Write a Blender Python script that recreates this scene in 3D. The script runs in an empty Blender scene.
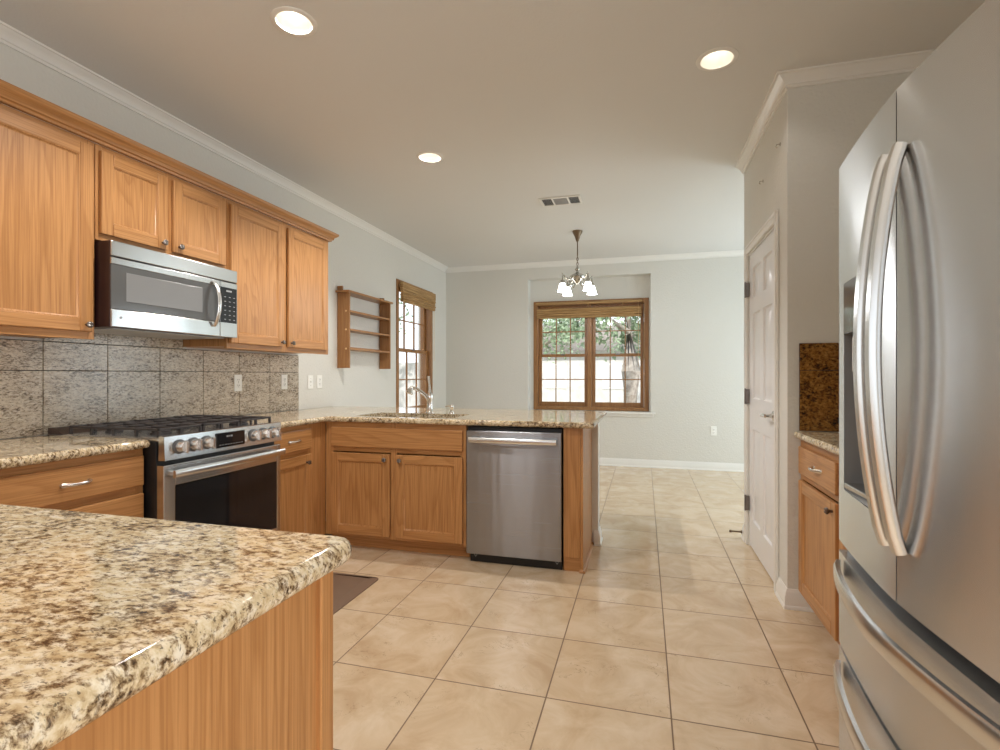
import bpy, bmesh, math, random
from mathutils import Vector
from mathutils.geometry import tessellate_polygon
random.seed(7)
PI = math.pi
S = bpy.context.scene
C = S.collection

# ------------------------------------------------------------------ camera, world, sun, exposure
cam_d = bpy.data.cameras.new('camera'); cam = bpy.data.objects.new('camera', cam_d); C.objects.link(cam)
cam_d.sensor_width = 36.0; cam_d.lens = 36.0 * 517.2 / 1000.0; cam_d.clip_start = 0.02
cam.location = (0, 0, 1.2); cam.rotation_euler = (PI / 2, 0, 0.2713)
S.camera = cam
vs = S.view_settings
vs.view_transform = 'Standard'; vs.look = 'None'; vs.gamma = 1.0; vs.use_curve_mapping = False
vs.exposure = 0.22
try:
    S.cycles.use_denoising = True
    S.cycles.max_bounces = 10; S.cycles.diffuse_bounces = 6; S.cycles.glossy_bounces = 5
    S.cycles.transparent_max_bounces = 12
    S.cycles.sample_clamp_indirect = 6.0
    S.cycles.caustics_reflective = False; S.cycles.caustics_refractive = False
except Exception:
    pass
w = bpy.data.worlds.new('world'); S.world = w; w.use_nodes = True
bg = w.node_tree.nodes['Background']
bg.inputs[0].default_value = (0.88, 0.94, 1.0, 1); bg.inputs[1].default_value = 1.6

DAY = (0.95, 0.985, 1.0); WARM = (1.0, 0.955, 0.90)
def lamp(name, kind, loc, rot, energy, col, size=None, size_y=None, parent=None, spread=None):
    d = bpy.data.lights.new(name, kind); d.energy = energy; d.color = col
    if kind == 'AREA':
        d.shape = 'RECTANGLE' if size_y else 'DISK'; d.size = size
        if size_y: d.size_y = size_y
        if spread: d.spread = spread
    elif size is not None and kind != 'SUN':
        d.shadow_soft_size = size
    o = bpy.data.objects.new(name, d); C.objects.link(o); o.location = loc; o.rotation_euler = rot
    if parent: o.parent = parent
    return o
sun = lamp('sun_light', 'SUN', (0, -5, 12), (math.radians(48), 0, math.radians(2)), 3.6, (1.0, 0.95, 0.88)); sun.data.angle = 0.02
# added fill lamps at unseen openings: dining patio door, right wall window
lamp('added_patio_light', 'AREA', (2.78, 5.75, 1.15), (0, PI / 2, 0), 38, (0.74, 0.91, 1.0), 2.1, 2.2)
CAN_POWER = 14.5; CAN_DIM = [1, .05, 1.15, .7]
lamp('added_side_light', 'AREA', (1.385, -.75, 1.25), (0, PI / 2, 0), 39, (1.0, 0.96, 0.91), 1.5, 1.9)  # fill lamp added to brighten the left side of the kitchen

# ------------------------------------------------------------------ node helpers
def newmat(name):
    m = bpy.data.materials.new(name); m.use_nodes = True
    nt = m.node_tree; b = nt.nodes['Principled BSDF']
    return m, nt, b
def N(nt, t, **kw):
    n = nt.nodes.new(t)
    for k, v in kw.items(): setattr(n, k, v)
    return n
def L(nt, a, b): nt.links.new(a, b)
def rgb(r, g, b):
    def f(c):
        c /= 255.0
        return c / 12.92 if c <= 0.04045 else ((c + 0.055) / 1.055) ** 2.4
    return (f(r), f(g), f(b), 1)
def ramp(nt, stops):
    n = N(nt, 'ShaderNodeValToRGB'); e = n.color_ramp.elements
    while len(e) < len(stops): e.new(0.5)
    for el, (p, c) in zip(e, stops): el.position = p; el.color = c if len(c) == 4 else (*c, 1)
    return n
def coords(nt, scale=(1, 1, 1), rot=(0, 0, 0), rand=True, loc=(0, 0, 0)):
    tc = N(nt, 'ShaderNodeTexCoord'); mp = N(nt, 'ShaderNodeMapping')
    mp.inputs['Scale'].default_value = scale; mp.inputs['Rotation'].default_value = rot; mp.inputs['Location'].default_value = loc
    if rand:
        oi = N(nt, 'ShaderNodeObjectInfo'); mu = N(nt, 'ShaderNodeMath', operation='MULTIPLY'); mu.inputs[1].default_value = 37.0
        ad = N(nt, 'ShaderNodeVectorMath', operation='ADD')
        L(nt, oi.outputs['Random'], mu.inputs[0]); L(nt, tc.outputs['Object'], ad.inputs[0]); L(nt, mu.outputs[0], ad.inputs[1])
        L(nt, ad.outputs[0], mp.inputs['Vector'])
    else:
        L(nt, tc.outputs['Object'], mp.inputs['Vector'])
    return mp.outputs['Vector']
def noise(nt, vec, scale, detail=3, rough=0.55, dist=0.0):
    n = N(nt, 'ShaderNodeTexNoise'); n.inputs['Scale'].default_value = scale; n.inputs['Detail'].default_value = detail
    n.inputs['Roughness'].default_value = rough; n.inputs['Distortion'].default_value = dist
    L(nt, vec, n.inputs['Vector']); return n.outputs['Fac']
def mix(nt, fac, a, b, mode='MIX'):
    n = N(nt, 'ShaderNodeMix', data_type='RGBA', blend_type=mode)
    for s, v in ((n.inputs['Factor'], fac), (n.inputs['A'], a), (n.inputs['B'], b)):
        pass
    def put(i, v):
        if hasattr(v, 'is_linked'): L(nt, v, n.inputs[i])
        else: n.inputs[i].default_value = v
    put(0, fac); put(6, a); put(7, b)
    return n.outputs[2]
def bump(nt, b, h, strength=0.2, dist=0.002):
    n = N(nt, 'ShaderNodeBump'); n.inputs['Strength'].default_value = strength; n.inputs['Distance'].default_value = dist
    L(nt, h, n.inputs['Height']); L(nt, n.outputs[0], b.inputs['Normal'])
def plain(name, col, rough=0.5, metal=0.0, spec=None, emit=None, estr=0, coat=0):
    m, nt, b = newmat(name)
    b.inputs['Base Color'].default_value = col if len(col) == 4 else (*col, 1)
    b.inputs['Roughness'].default_value = rough; b.inputs['Metallic'].default_value = metal
    if spec is not None: b.inputs['Specular IOR Level'].default_value = spec
    if emit: b.inputs['Emission Color'].default_value = (*emit[:3], 1); b.inputs['Emission Strength'].default_value = estr
    if coat: b.inputs['Coat Weight'].default_value = coat; b.inputs['Coat Roughness'].default_value = 0.08
    # a whisper of procedural unevenness in the gloss
    v = coords(nt, (1, 1, 1)); f = noise(nt, v, 14, 2)
    mr = N(nt, 'ShaderNodeMapRange'); mr.inputs['To Min'].default_value = max(0, rough - 0.03); mr.inputs['To Max'].default_value = min(1, rough + 0.03)
    L(nt, f, mr.inputs['Value']); L(nt, mr.outputs[0], b.inputs['Roughness'])
    return m

def oak(name, axis, tint=1.0):
    m, nt, b = newmat(name)
    def sc(cross, along):
        return tuple(along if i == axis else cross for i in range(3))
    v1 = coords(nt, sc(5.2, 0.50))
    n1 = noise(nt, v1, 1.0, 2, 0.45, 0.35)
    mu = N(nt, 'ShaderNodeMath', operation='MULTIPLY'); mu.inputs[1].default_value = 15.0; L(nt, n1, mu.inputs[0])
    fr = N(nt, 'ShaderNodeMath', operation='FRACT'); L(nt, mu.outputs[0], fr.inputs[0])
    r1 = ramp(nt, [(0.0, (0.52,) * 3), (0.12, (0.0,) * 3), (0.6, (0.06,) * 3), (1.0, (0.52,) * 3)]); L(nt, fr.outputs[0], r1.inputs[0])
    v2 = coords(nt, sc(170, 3.2)); n2 = noise(nt, v2, 1.0, 3, 0.6)
    r2 = ramp(nt, [(0.42, (0,) * 3), (0.66, (1,) * 3)]); L(nt, n2, r2.inputs[0])
    v3 = coords(nt, sc(2.2, 0.6)); n3 = noise(nt, v3, 1.0, 3)
    t = tint
    base = mix(nt, n3, (0.475 * t, 0.230 * t, 0.082 * t, 1), (0.57 * t, 0.298 * t, 0.118 * t, 1))
    g = mix(nt, r1.outputs[0], base, (0.34 * t, 0.145 * t, 0.044 * t, 1))
    sm = N(nt, 'ShaderNodeMath', operation='MULTIPLY'); sm.inputs[1].default_value = 0.55; L(nt, r2.outputs[0], sm.inputs[0])
    g2 = mix(nt, sm.outputs[0], g, (0.27 * t, 0.110 * t, 0.032 * t, 1))
    L(nt, g2, b.inputs['Base Color'])
    b.inputs['Roughness'].default_value = 0.36; b.inputs['Specular IOR Level'].default_value = 0.45
    bump(nt, b, n2, 0.12, 0.0006)
    return m
OAKX = oak('oak_grain_across', 0); OAKY = oak('oak_grain_deep', 1); OAKZ = oak('oak_grain_upright', 2)
WOAK = oak('window_oak', 2, 0.70); ROAK = oak('rack_oak', 2, 0.78); ROAKX = oak('rack_oak_across', 0, 0.82)

def granite(name, cols, rough=0.07, s=1.0, rot=0.5, st=(0.95, 1.6, 1.35)):
    dark, brown, tan, cream, white = cols
    m, nt, b = newmat(name)
    v = coords(nt, (st[0] * s, st[1] * s, st[2] * s), (0.25, 0.15, rot), rand=False)
    a = noise(nt, v, 46, 4, 0.65, 0.3)
    r = ramp(nt, [(0.34, tan), (0.48, cream), (0.66, white)]); L(nt, a, r.inputs[0])
    f = noise(nt, v, 64, 5, 0.70, 0.25)
    big = noise(nt, v, 10, 3, 0.6, 0.4)
    sub = N(nt, 'ShaderNodeMath', operation='MULTIPLY_ADD'); L(nt, big, sub.inputs[0]); sub.inputs[1].default_value = 0.40; sub.inputs[2].default_value = -0.19
    sm_ = N(nt, 'ShaderNodeMath', operation='ADD'); L(nt, f, sm_.inputs[0]); L(nt, sub.outputs[0], sm_.inputs[1])
    r2 = ramp(nt, [(0.485, (0,) * 3), (0.575, (0.72,) * 3), (0.64, (1,) * 3)]); L(nt, sm_.outputs[0], r2.inputs[0])
    c1 = mix(nt, r2.outputs[0], r.outputs[0], brown)
    r3 = ramp(nt, [(0.60, (0,) * 3), (0.70, (1,) * 3)]); L(nt, sm_.outputs[0], r3.inputs[0])
    f3 = noise(nt, v, 120, 2, 0.6, 0.3)
    r4 = ramp(nt, [(0.62, (0,) * 3), (0.68, (0.7,) * 3)]); L(nt, f3, r4.inputs[0])
    mx = N(nt, 'ShaderNodeMath', operation='MAXIMUM'); L(nt, r3.outputs[0], mx.inputs[0]); L(nt, r4.outputs[0], mx.inputs[1])
    c2 = mix(nt, mx.outputs[0], c1, dark)
    L(nt, c2, b.inputs['Base Color'])
    b.inputs['Roughness'].default_value = rough; b.inputs['Specular IOR Level'].default_value = 0.5
    return m
GRAN = granite('granite_counter', (rgb(50, 38, 30), rgb(120, 94, 64), rgb(188, 164, 126), rgb(214, 196, 162), rgb(232, 222, 202)))
GTILE_GLARE = granite('granite_splash_glare', (rgb(78, 68, 60), rgb(142, 126, 108), rgb(192, 178, 158), rgb(210, 198, 180), rgb(226, 218, 204)), 0.2, 1.45, 0.0, (0.62, 1.5, 1.5))  # same stone as the pantry splash, with glare put into its colour
GBROWN_SHADE = granite('granite_splash_brown_shade', (rgb(24, 16, 10), rgb(66, 38, 16), rgb(108, 68, 28), rgb(140, 96, 42), rgb(166, 124, 64)), 0.2, 1.1, 0.3)  # brown-gold stone, darkened in colour for the shade on that wall
GROUT = plain('dark_grout', rgb(44, 40, 36), 0.8)

def steel(name, col=(0.60, 0.60, 0.60), rough=0.27, aniso=0.75, wavy=0.35, rot=0.25, ripple=9):
    m, nt, b = newmat(name)
    b.inputs['Metallic'].default_value = 1.0
    b.inputs['Anisotropic'].default_value = aniso; b.inputs['Anisotropic Rotation'].default_value = rot
    tg = N(nt, 'ShaderNodeTangent', direction_type='UV_MAP'); tg.uv_map = 'UVMap'; L(nt, tg.outputs[0], b.inputs['Tangent'])
    v = coords(nt, (2, 2, 700)); f = noise(nt, v, 1.0, 1)
    c = mix(nt, f, (*[x * 0.985 for x in col], 1), (*[min(1, x * 1.015) for x in col], 1)); L(nt, c, b.inputs['Base Color'])
    mr = N(nt, 'ShaderNodeMapRange'); mr.inputs['To Min'].default_value = rough * 0.97; mr.inputs['To Max'].default_value = rough * 1.03
    L(nt, f, mr.inputs['Value']); L(nt, mr.outputs[0], b.inputs['Roughness'])
    v2 = coords(nt, (ripple, ripple, 1.4)); f2 = noise(nt, v2, 1.0, 1)
    bump(nt, b, f2, wavy, 0.004)
    return m
STEEL = steel('brushed_steel', (0.72, 0.73, 0.74), 0.26, 1.0, 0.25); STEEL_SOFT = steel('satin_steel', (0.72, 0.72, 0.715), 0.24, 0.3, 0.0)
STEEL_DARK = steel('dark_brushed_steel', (0.33, 0.34, 0.36), 0.27, 1.0, 0.7, ripple=11)
STEEL_BRIGHT = steel('bright_steel', (0.63, 0.63, 0.625), 0.22, 0.7, 0.18)
CHROME = plain('polished_chrome', (0.80, 0.79, 0.77), 0.10, 1.0)
NICKEL = plain('satin_nickel', (0.66, 0.63, 0.58), 0.25, 1.0)
PEWTER = plain('dark_pewter', (0.22, 0.20, 0.19), 0.35, 1.0)
BRONZE = plain('antique_bronze', (0.20, 0.14, 0.09), 0.35, 0.9)
SILVER = plain('antique_silver', (0.50, 0.48, 0.43), 0.22, 1.0)
BLACK = plain('black_plastic', (0.012, 0.012, 0.013), 0.4)
IRON = plain('cast_iron', (0.050, 0.043, 0.043), 0.42, 0.2)
BLACKGLASS = plain('black_glass', (0.012, 0.012, 0.014), 0.06)
GREYGLASS = plain('grey_glass', (0.10, 0.10, 0.10), 0.10)
MESHGLASS = plain('screened_glass', (0.20, 0.20, 0.20), 0.22)
DGREY = plain('dark_grey_plastic', (0.11, 0.11, 0.115), 0.35)
LGREY = plain('light_grey_plastic', (0.55, 0.56, 0.57), 0.35)
MARK = plain('pale_print', (0.30, 0.30, 0.30), 0.5)
MAROON = plain('dark_cabinet_paint', (0.030, 0.012, 0.012), 0.30)
WHITE = plain('white_trim_paint', rgb(233, 232, 228), 0.32)
DOORWHITE = plain('white_door_paint', rgb(232, 232, 234), 0.30)
PLATE = plain('white_plate', rgb(244, 244, 240), 0.3)
PLATEDARK = plain('plate_slots', rgb(70, 66, 60), 0.5)
BULB = plain('lit_bulb', (1, 0.95, 0.88), 0.5, emit=(1.0, 0.95, 0.87), estr=3.6)
SHADE = plain('lit_white_glass', (0.95, 0.95, 0.92), 0.3, emit=(1.0, 0.98, 0.94), estr=7.0)
BAFFLE = plain('white_baffle', rgb(238, 234, 224), 0.45)
RUBBER = plain('brown_mat', rgb(122, 98, 80), 0.6)
PEG = plain('pale_birch', rgb(225, 190, 140), 0.5)
def texwall(name, col, strength=0.25, scale=260, dist=0.0015):
    m, nt, b = newmat(name)
    v = coords(nt, (1, 1, 1), rand=False); f = noise(nt, v, scale, 3, 0.5)
    f2 = noise(nt, v, 1.2, 2)
    c = mix(nt, f2, tuple(x * 0.985 for x in col[:3]) + (1,), tuple(min(1, x * 1.015) for x in col[:3]) + (1,)); L(nt, c, b.inputs['Base Color'])
    b.inputs['Roughness'].default_value = 0.6; b.inputs['Specular IOR Level'].default_value = 0.3
    bump(nt, b, f, strength, dist); return m
PAINT = texwall('wall_paint', rgb(219, 218, 212), 0.6, 62, 0.006)
CEILM = texwall('ceiling_paint', rgb(221, 221, 219), 0.25, 90, 0.003)
GLASS, nt_, b_ = newmat('window_glass')
nt_.nodes.remove(b_)
tr_ = N(nt_, 'ShaderNodeBsdfTransparent'); gl_ = N(nt_, 'ShaderNodeBsdfGlossy'); gl_.inputs['Roughness'].default_value = 0.01
fr_ = N(nt_, 'ShaderNodeFresnel'); fr_.inputs[0].default_value = 1.5; mx_ = N(nt_, 'ShaderNodeMixShader')
ge_ = N(nt_, 'ShaderNodeNewGeometry'); iv_ = N(nt_, 'ShaderNodeMath', operation='SUBTRACT'); iv_.inputs[0].default_value = 1.0; mm_ = N(nt_, 'ShaderNodeMath', operation='MULTIPLY')
L(nt_, ge_.outputs['Backfacing'], iv_.inputs[1]); L(nt_, fr_.outputs[0], mm_.inputs[0]); L(nt_, iv_.outputs[0], mm_.inputs[1]); L(nt_, mm_.outputs[0], mx_.inputs[0]); L(nt_, tr_.outputs[0], mx_.inputs[1]); L(nt_, gl_.outputs[0], mx_.inputs[2])
L(nt_, mx_.outputs[0], nt_.nodes['Material Output'].inputs[0])

def floor_mat():
    T = 0.4436; m, nt, b = newmat('travertine_tile')
    tc = N(nt, 'ShaderNodeTexCoord'); mp = N(nt, 'ShaderNodeMapping')
    mp.inputs['Location'].default_value = (-0.0927 + 10 * T, -1.8994 + 20 * T, 0); L(nt, tc.outputs['Object'], mp.inputs[0])
    br = N(nt, 'ShaderNodeTexBrick'); br.offset = 0.0; br.squash = 1.0; br.offset_frequency = 1; br.squash_frequency = 1
    br.inputs['Scale'].default_value = 1.0; br.inputs['Brick Width'].default_value = T; br.inputs['Row Height'].default_value = T
    br.inputs['Mortar Size'].default_value = 0.003; br.inputs['Mortar Smooth'].default_value = 0.15; br.inputs['Bias'].default_value = 0
    br.inputs['Color1'].default_value = (0, 0, 0, 1); br.inputs['Color2'].default_value = (1, 1, 1, 1); br.inputs['Mortar'].default_value = (0.5, 0.5, 0.5, 1)
    L(nt, mp.outputs[0], br.inputs['Vector'])
    # each tile takes its own piece of the stone
    off = N(nt, 'ShaderNodeVectorMath', operation='MULTIPLY'); L(nt, br.outputs['Color'], off.inputs[0]); off.inputs[1].default_value = (5, 9, 3)
    ad = N(nt, 'ShaderNodeVectorMath', operation='ADD'); L(nt, tc.outputs['Object'], ad.inputs[0]); L(nt, off.outputs[0], ad.inputs[1])
    n1 = noise(nt, ad.outputs[0], 5.0, 5, 0.6, 0.8)
    r1 = ramp(nt, [(0.30, rgb(196, 170, 138)), (0.50, rgb(210, 188, 158)), (0.70, rgb(221, 203, 178))]); L(nt, n1, r1.inputs[0])
    n2 = noise(nt, ad.outputs[0], 11, 4, 0.6, 1.6)
    a1 = N(nt, 'ShaderNodeMath', operation='SUBTRACT'); L(nt, n2, a1.inputs[0]); a1.inputs[1].default_value = 0.5
    a2 = N(nt, 'ShaderNodeMath', operation='ABSOLUTE'); L(nt, a1.outputs[0], a2.inputs[0])
    r2 = ramp(nt, [(0.0, (1,) * 3), (0.012, (0,) * 3)]); L(nt, a2.outputs[0], r2.inputs[0])
    n3 = noise(nt, ad.outputs[0], 6, 2); r3 = ramp(nt, [(0.55, (0,) * 3), (0.68, (0.6,) * 3)]); L(nt, n3, r3.inputs[0])
    mv = N(nt, 'ShaderNodeMath', operation='MULTIPLY'); L(nt, r2.outputs[0], mv.inputs[0]); L(nt, r3.outputs[0], mv.inputs[1])
    c = mix(nt, mv.outputs[0], r1.outputs[0], rgb(120, 92, 66))
    c2 = mix(nt, br.outputs['Fac'], c, rgb(128, 106, 84))
    L(nt, c2, b.inputs['Base Color'])
    rr = ramp(nt, [(0, (0.17,) * 3), (1, (0.7,) * 3)]); L(nt, br.outputs['Fac'], rr.inputs[0]); L(nt, rr.outputs[0], b.inputs['Roughness'])
    inv = N(nt, 'ShaderNodeMath', operation='SUBTRACT'); inv.inputs[0].default_value = 1.0; L(nt, br.outputs['Fac'], inv.inputs[1])
    bump(nt, b, inv.outputs[0], 0.4, 0.002)
    return m
FLOORM = floor_mat()
def bamboo():
    m, nt, b = newmat('woven_bamboo')
    v = coords(nt, (4, 4, 240)); f = noise(nt, v, 1.0, 2)
    r = ramp(nt, [(0.35, rgb(124, 90, 52)), (0.55, rgb(176, 140, 90)), (0.7, rgb(200, 166, 116))]); L(nt, f, r.inputs[0])
    L(nt, r.outputs[0], b.inputs['Base Color']); b.inputs['Roughness'].default_value = 0.6; bump(nt, b, f, 0.5, 0.003); return m
BAMBOO = bamboo()
def mottled(name, c1, c2, scale, rough=0.9):
    m, nt, b = newmat(name); v = coords(nt, (1, 1, 1)); f = noise(nt, v, scale, 4)
    r = ramp(nt, [(0.35, c1), (0.65, c2)]); L(nt, f, r.inputs[0]); L(nt, r.outputs[0], b.inputs['Base Color']); b.inputs['Roughness'].default_value = rough
    return m
LEAF = mottled('leaves', rgb(104, 128, 98), rgb(172, 190, 160), 3)
BARK = mottled('bark', rgb(132, 122, 112), rgb(186, 178, 168), 8)
LAWN = mottled('dry_lawn', rgb(140, 134, 112), rgb(186, 180, 160), 2)
SIDING = mottled('pale_siding', rgb(186, 186, 184), rgb(204, 204, 202), 4)
ROOFM = mottled('grey_shingle', rgb(120, 114, 108), rgb(150, 144, 138), 20)

# ------------------------------------------------------------------ mesh builder
class MB:
    def __init__(s): s.v = []; s.f = []; s.m = []; s.s = []
    def add(s, vs, fs, mi=0, sm=True):
        o = len(s.v); s.v += [tuple(p) for p in vs]
        for f in fs: s.f.append(tuple(i + o for i in f)); s.m.append(mi); s.s.append(sm)
        return s
    def box(s, x0, y0, z0, x1, y1, z1, bev=0.0, mi=0):
        x0, x1 = sorted((x0, x1)); y0, y1 = sorted((y0, y1)); z0, z1 = sorted((z0, z1))
        if bev > 0:
            bm = bmesh.new(); bmesh.ops.create_cube(bm, size=1.0)
            for v in bm.verts: v.co = Vector(((x0 + x1) / 2 + v.co.x * (x1 - x0), (y0 + y1) / 2 + v.co.y * (y1 - y0), (z0 + z1) / 2 + v.co.z * (z1 - z0)))
            bmesh.ops.bevel(bm, geom=bm.edges[:], offset=min(bev, 0.45 * min(x1 - x0, y1 - y0, z1 - z0)), segments=2, affect='EDGES', profile=0.5)
            return s.bm(bm, mi, False)
        vs = [(x, y, z) for z in (z0, z1) for y in (y0, y1) for x in (x0, x1)]
        return s.add(vs, [(0, 2, 3, 1), (4, 5, 7, 6), (0, 1, 5, 4), (2, 6, 7, 3), (0, 4, 6, 2), (1, 3, 7, 5)], mi, False)
    def bm(s, bm, mi=0, sm=True):
        bm.verts.index_update(); bm.normal_update()
        s.add([v.co.copy() for v in bm.verts], [[v.index for v in f.verts] for f in bm.faces], mi, sm); bm.free(); return s
    def prism(s, poly, axis, a, b, mi=0):
        # poly: 2D points; axis 0: (y,z) along x; 1: (x,z) along y; 2: (x,y) along z
        def p(q, t): return (t, q[0], q[1]) if axis == 0 else (q[0], t, q[1]) if axis == 1 else (q[0], q[1], t)
        n = len(poly); vs = [p(q, a) for q in poly] + [p(q, b) for q in poly]
        s.add(vs, [tuple(range(n)), tuple(range(2 * n - 1, n - 1, -1))], mi, False); o = len(s.v) - len(vs)
        for i in range(n): s.f.append((o + i, o + i + n, o + (i + 1) % n + n, o + (i + 1) % n)); s.m.append(mi); s.s.append(True)
        return s
    def lathe(s, prof, c=(0, 0, 0), seg=20, axis=2, mi=0, ring=False):
        vs = []; n = len(prof)
        for k in range(seg):
            a = 2 * PI * k / seg
            for r, h in prof:
                x, y = r * math.cos(a), r * math.sin(a)
                q = (x, y, h) if axis == 2 else (h, x, y) if axis == 0 else (y, h, x)
                vs.append((c[0] + q[0], c[1] + q[1], c[2] + q[2]))
        fs = []
        for k in range(seg):
            k2 = (k + 1) % seg
            for i in range(n - 1): fs.append((k * n + i, k2 * n + i, k2 * n + i + 1, k * n + i + 1))
            if ring: fs.append((k * n + n - 1, k2 * n + n - 1, k2 * n, k * n))
        if ring: return s.add(vs, fs, mi)
        if prof[0][0] > 1e-5: fs.append(tuple(k * n for k in range(seg))[::-1])
        if prof[-1][0] > 1e-5: fs.append(tuple(k * n + n - 1 for k in range(seg)))
        return s.add(vs, fs, mi)
    def sweep(s, pts, sec, up=(0, 0, 1), mi=0, scale=None, closed=False):
        pts = [Vector(p) for p in pts]; up = Vector(up); n = len(sec); vs = []; m = len(pts)
        for i, p in enumerate(pts):
            if closed: t = (pts[(i + 1) % m] - pts[i - 1]).normalized()
            else: t = (pts[min(i + 1, m - 1)] - pts[max(i - 1, 0)]).normalized()
            u = up - t * up.dot(t)
            if u.length < 1e-4: u = Vector((1, 0, 0)) - t * t.x
            u.normalize(); sd = t.cross(u); k = scale[i] if scale else 1.0
            for a, b in sec: vs.append(p + sd * a * k + u * b * k)
        fs = []
        for i in range(m if closed else m - 1):
            j = (i + 1) % m
            for q in range(n): fs.append((i * n + q, i * n + (q + 1) % n, j * n + (q + 1) % n, j * n + q))
        if not closed: fs += [tuple(range(n))[::-1], tuple((m - 1) * n + q for q in range(n))]
        return s.add(vs, fs, mi)
    def tube(s, pts, r, seg=10, mi=0, scale=None, up=(0, 0, 1), closed=False):
        return s.sweep(pts, [(r * math.cos(2 * PI * k / seg), r * math.sin(2 * PI * k / seg)) for k in range(seg)], up, mi, scale, closed)
    def mesh(s, name, mats, weld=False):
        me = bpy.data.meshes.new(name); me.from_pydata(s.v, [], s.f); me.update()
        for q in (mats if isinstance(mats, (list, tuple)) else [mats]): me.materials.append(q)
        for p, i, q in zip(me.polygons, s.m, s.s): p.material_index = i; p.use_smooth = q
        bm = bmesh.new(); bm.from_mesh(me); bmesh.ops.remove_doubles(bm, verts=bm.verts[:], dist=1e-6) if weld else None; bmesh.ops.recalc_face_normals(bm, faces=bm.faces[:]); bm.to_mesh(me); bm.free()
        uv = me.uv_layers.new(name='UVMap')
        for p in me.polygons:
            n = p.normal; ax = max(range(3), key=lambda i: abs(n[i]))
            for li in p.loop_indices:
                c = me.vertices[me.loops[li].vertex_index].co
                uv.data[li].uv = (c.y, c.z) if ax == 0 else (c.x, c.z) if ax == 1 else (c.x, c.y)
        me.set_sharp_from_angle(angle=math.radians(42))
        for p, q in zip(me.polygons, s.s): p.use_smooth = q
        return me

def link(name, me, parent=None, loc=None, rotz=0):
    o = bpy.data.objects.new(name, me); C.objects.link(o)
    if parent: o.parent = parent
    if loc: o.location = loc
    if rotz: o.rotation_euler = (0, 0, rotz)
    return o
def tag(o, label, cat, group=None):
    o['label'] = label; o['category'] = cat
    if group: o['group'] = group
    return o
def thing(name, label, cat, loc=(0, 0, 0), rotz=0, group=None):
    o = bpy.data.objects.new(name, None); C.objects.link(o); o.location = loc; o.rotation_euler = (0, 0, rotz); o.empty_display_size = 0.05
    return tag(o, label, cat, group)
def part(name, mb, mats, parent, label=None):
    o = link(name, mb.mesh(name, mats), parent)
    if label: o['label'] = label
    return o
def solo(name, mb, mats, label, cat, loc=(0, 0, 0), rotz=0, group=None):
    return tag(link(name, mb.mesh(name, mats), None, loc, rotz), label, cat, group)
def struct(name, mb, mats, loc=(0, 0, 0), rotz=0):
    o = link(name, mb.mesh(name, mats), None, loc, rotz); o['kind'] = 'structure'
    o['label'] = SLAB.get(name, name.replace('_', ' ')); o['category'] = name.rsplit('_', 1)[0] if '_' in name else name
    return o
def dup(root, loc, label, rotz=None):
    r = root.copy(); C.objects.link(r); r.location = loc; r['label'] = label
    if rotz is not None: r.rotation_euler = (0, 0, rotz)
    for ch in list(root.children):
        c = ch.copy(); C.objects.link(c); c.parent = r
        for g in list(ch.children):
            d = g.copy(); C.objects.link(d); d.parent = c
    return r
SLAB = {'floor': 'beige travertine look tile floor with thin brown grout', 'ceiling': 'off white lightly textured ceiling',
        'wall_left': 'off white left wall behind the cabinets and small window', 'wall_back': 'off white far dining wall with shallow window niche',
        'wall_pantry': 'textured pantry wall block with the white door', 'wall_right': 'right kitchen wall behind the refrigerator',
        'wall_dining': 'right dining room wall beyond the pantry', 'wall_rear': 'living room wall behind the viewer',
        'wall_peninsula': 'low painted wall carrying the peninsula counter', 'baseboard_back': 'white baseboard along the far dining wall',
        'baseboard_pantry': 'white stepped baseboard around the pantry corner', 'baseboard_peninsula': 'white baseboard at the end of the peninsula low wall',
        'baseboard_left': 'white baseboard along the left dining wall', 'trim_1': 'white crown molding along the left wall', 'trim_2': 'white crown molding along the far wall',
        'trim_3': 'white crown molding around the pantry corner', 'trim_4': 'white sill board under the far window', 'ground': 'pale dry lawn outside the windows'}

# ------------------------------------------------------------------ room shell
XL, YB, XP, YE, YF, XR, H = -2.754, 6.994, 0.713, 2.965, 4.16, 1.40, 2.74
XD, YR = 2.85, -3.2
mb = MB(); mb.box(XL - .2, YR - .2, -.1, XD + .2, YB + .3, 0); struct('floor', mb, FLOORM)
CANS = [(-1.47, 1.933), (.343, 2.712), (-1.455, 3.387), (-1.47, .48)]
def holed(outer, holes, z0, z1, mb=None):
    # a plate with through holes
    mb = mb or MB(); loops_ = [outer] + holes; flat = [p for l_ in loops_ for p in l_]
    tri = tessellate_polygon([[Vector((*p, 0)) for p in l_] for l_ in loops_]); n_ = len(flat)
    fs = [tuple(t_) for t_ in tri] + [tuple(q + n_ for q in t_) for t_ in tri]; k = 0
    for l_ in loops_:
        m_ = len(l_); fs += [(k + i, k + (i + 1) % m_, k + (i + 1) % m_ + n_, k + i + n_) for i in range(m_)]; k += m_
    return mb.add([(*p, z0) for p in flat] + [(*p, z1) for p in flat], fs, sm=False)
struct('ceiling', holed([(XL - .2, YR - .2), (XD + .2, YR - .2), (XD + .2, YB + .3), (XL - .2, YB + .3)],
       [[(cx + .078 * math.cos(2 * PI * k / 32), cy + .078 * math.sin(2 * PI * k / 32)) for k in range(32)] for cx, cy in CANS], H, H + .18), CEILM)

# left wall with its window hole
WY0, WY1, WZ0, WZ1 = 5.425, 6.477, .70, 2.315
mb = MB(); t = .2
mb.box(XL - t, YR - .2, 0, XL, WY0, H); mb.box(XL - t, WY1, 0, XL, YB + .3, H); mb.box(XL - t, WY0, 0, XL, WY1, WZ0); mb.box(XL - t, WY0, WZ1, XL, WY1, H)
struct('wall_left', mb, PAINT)
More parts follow.
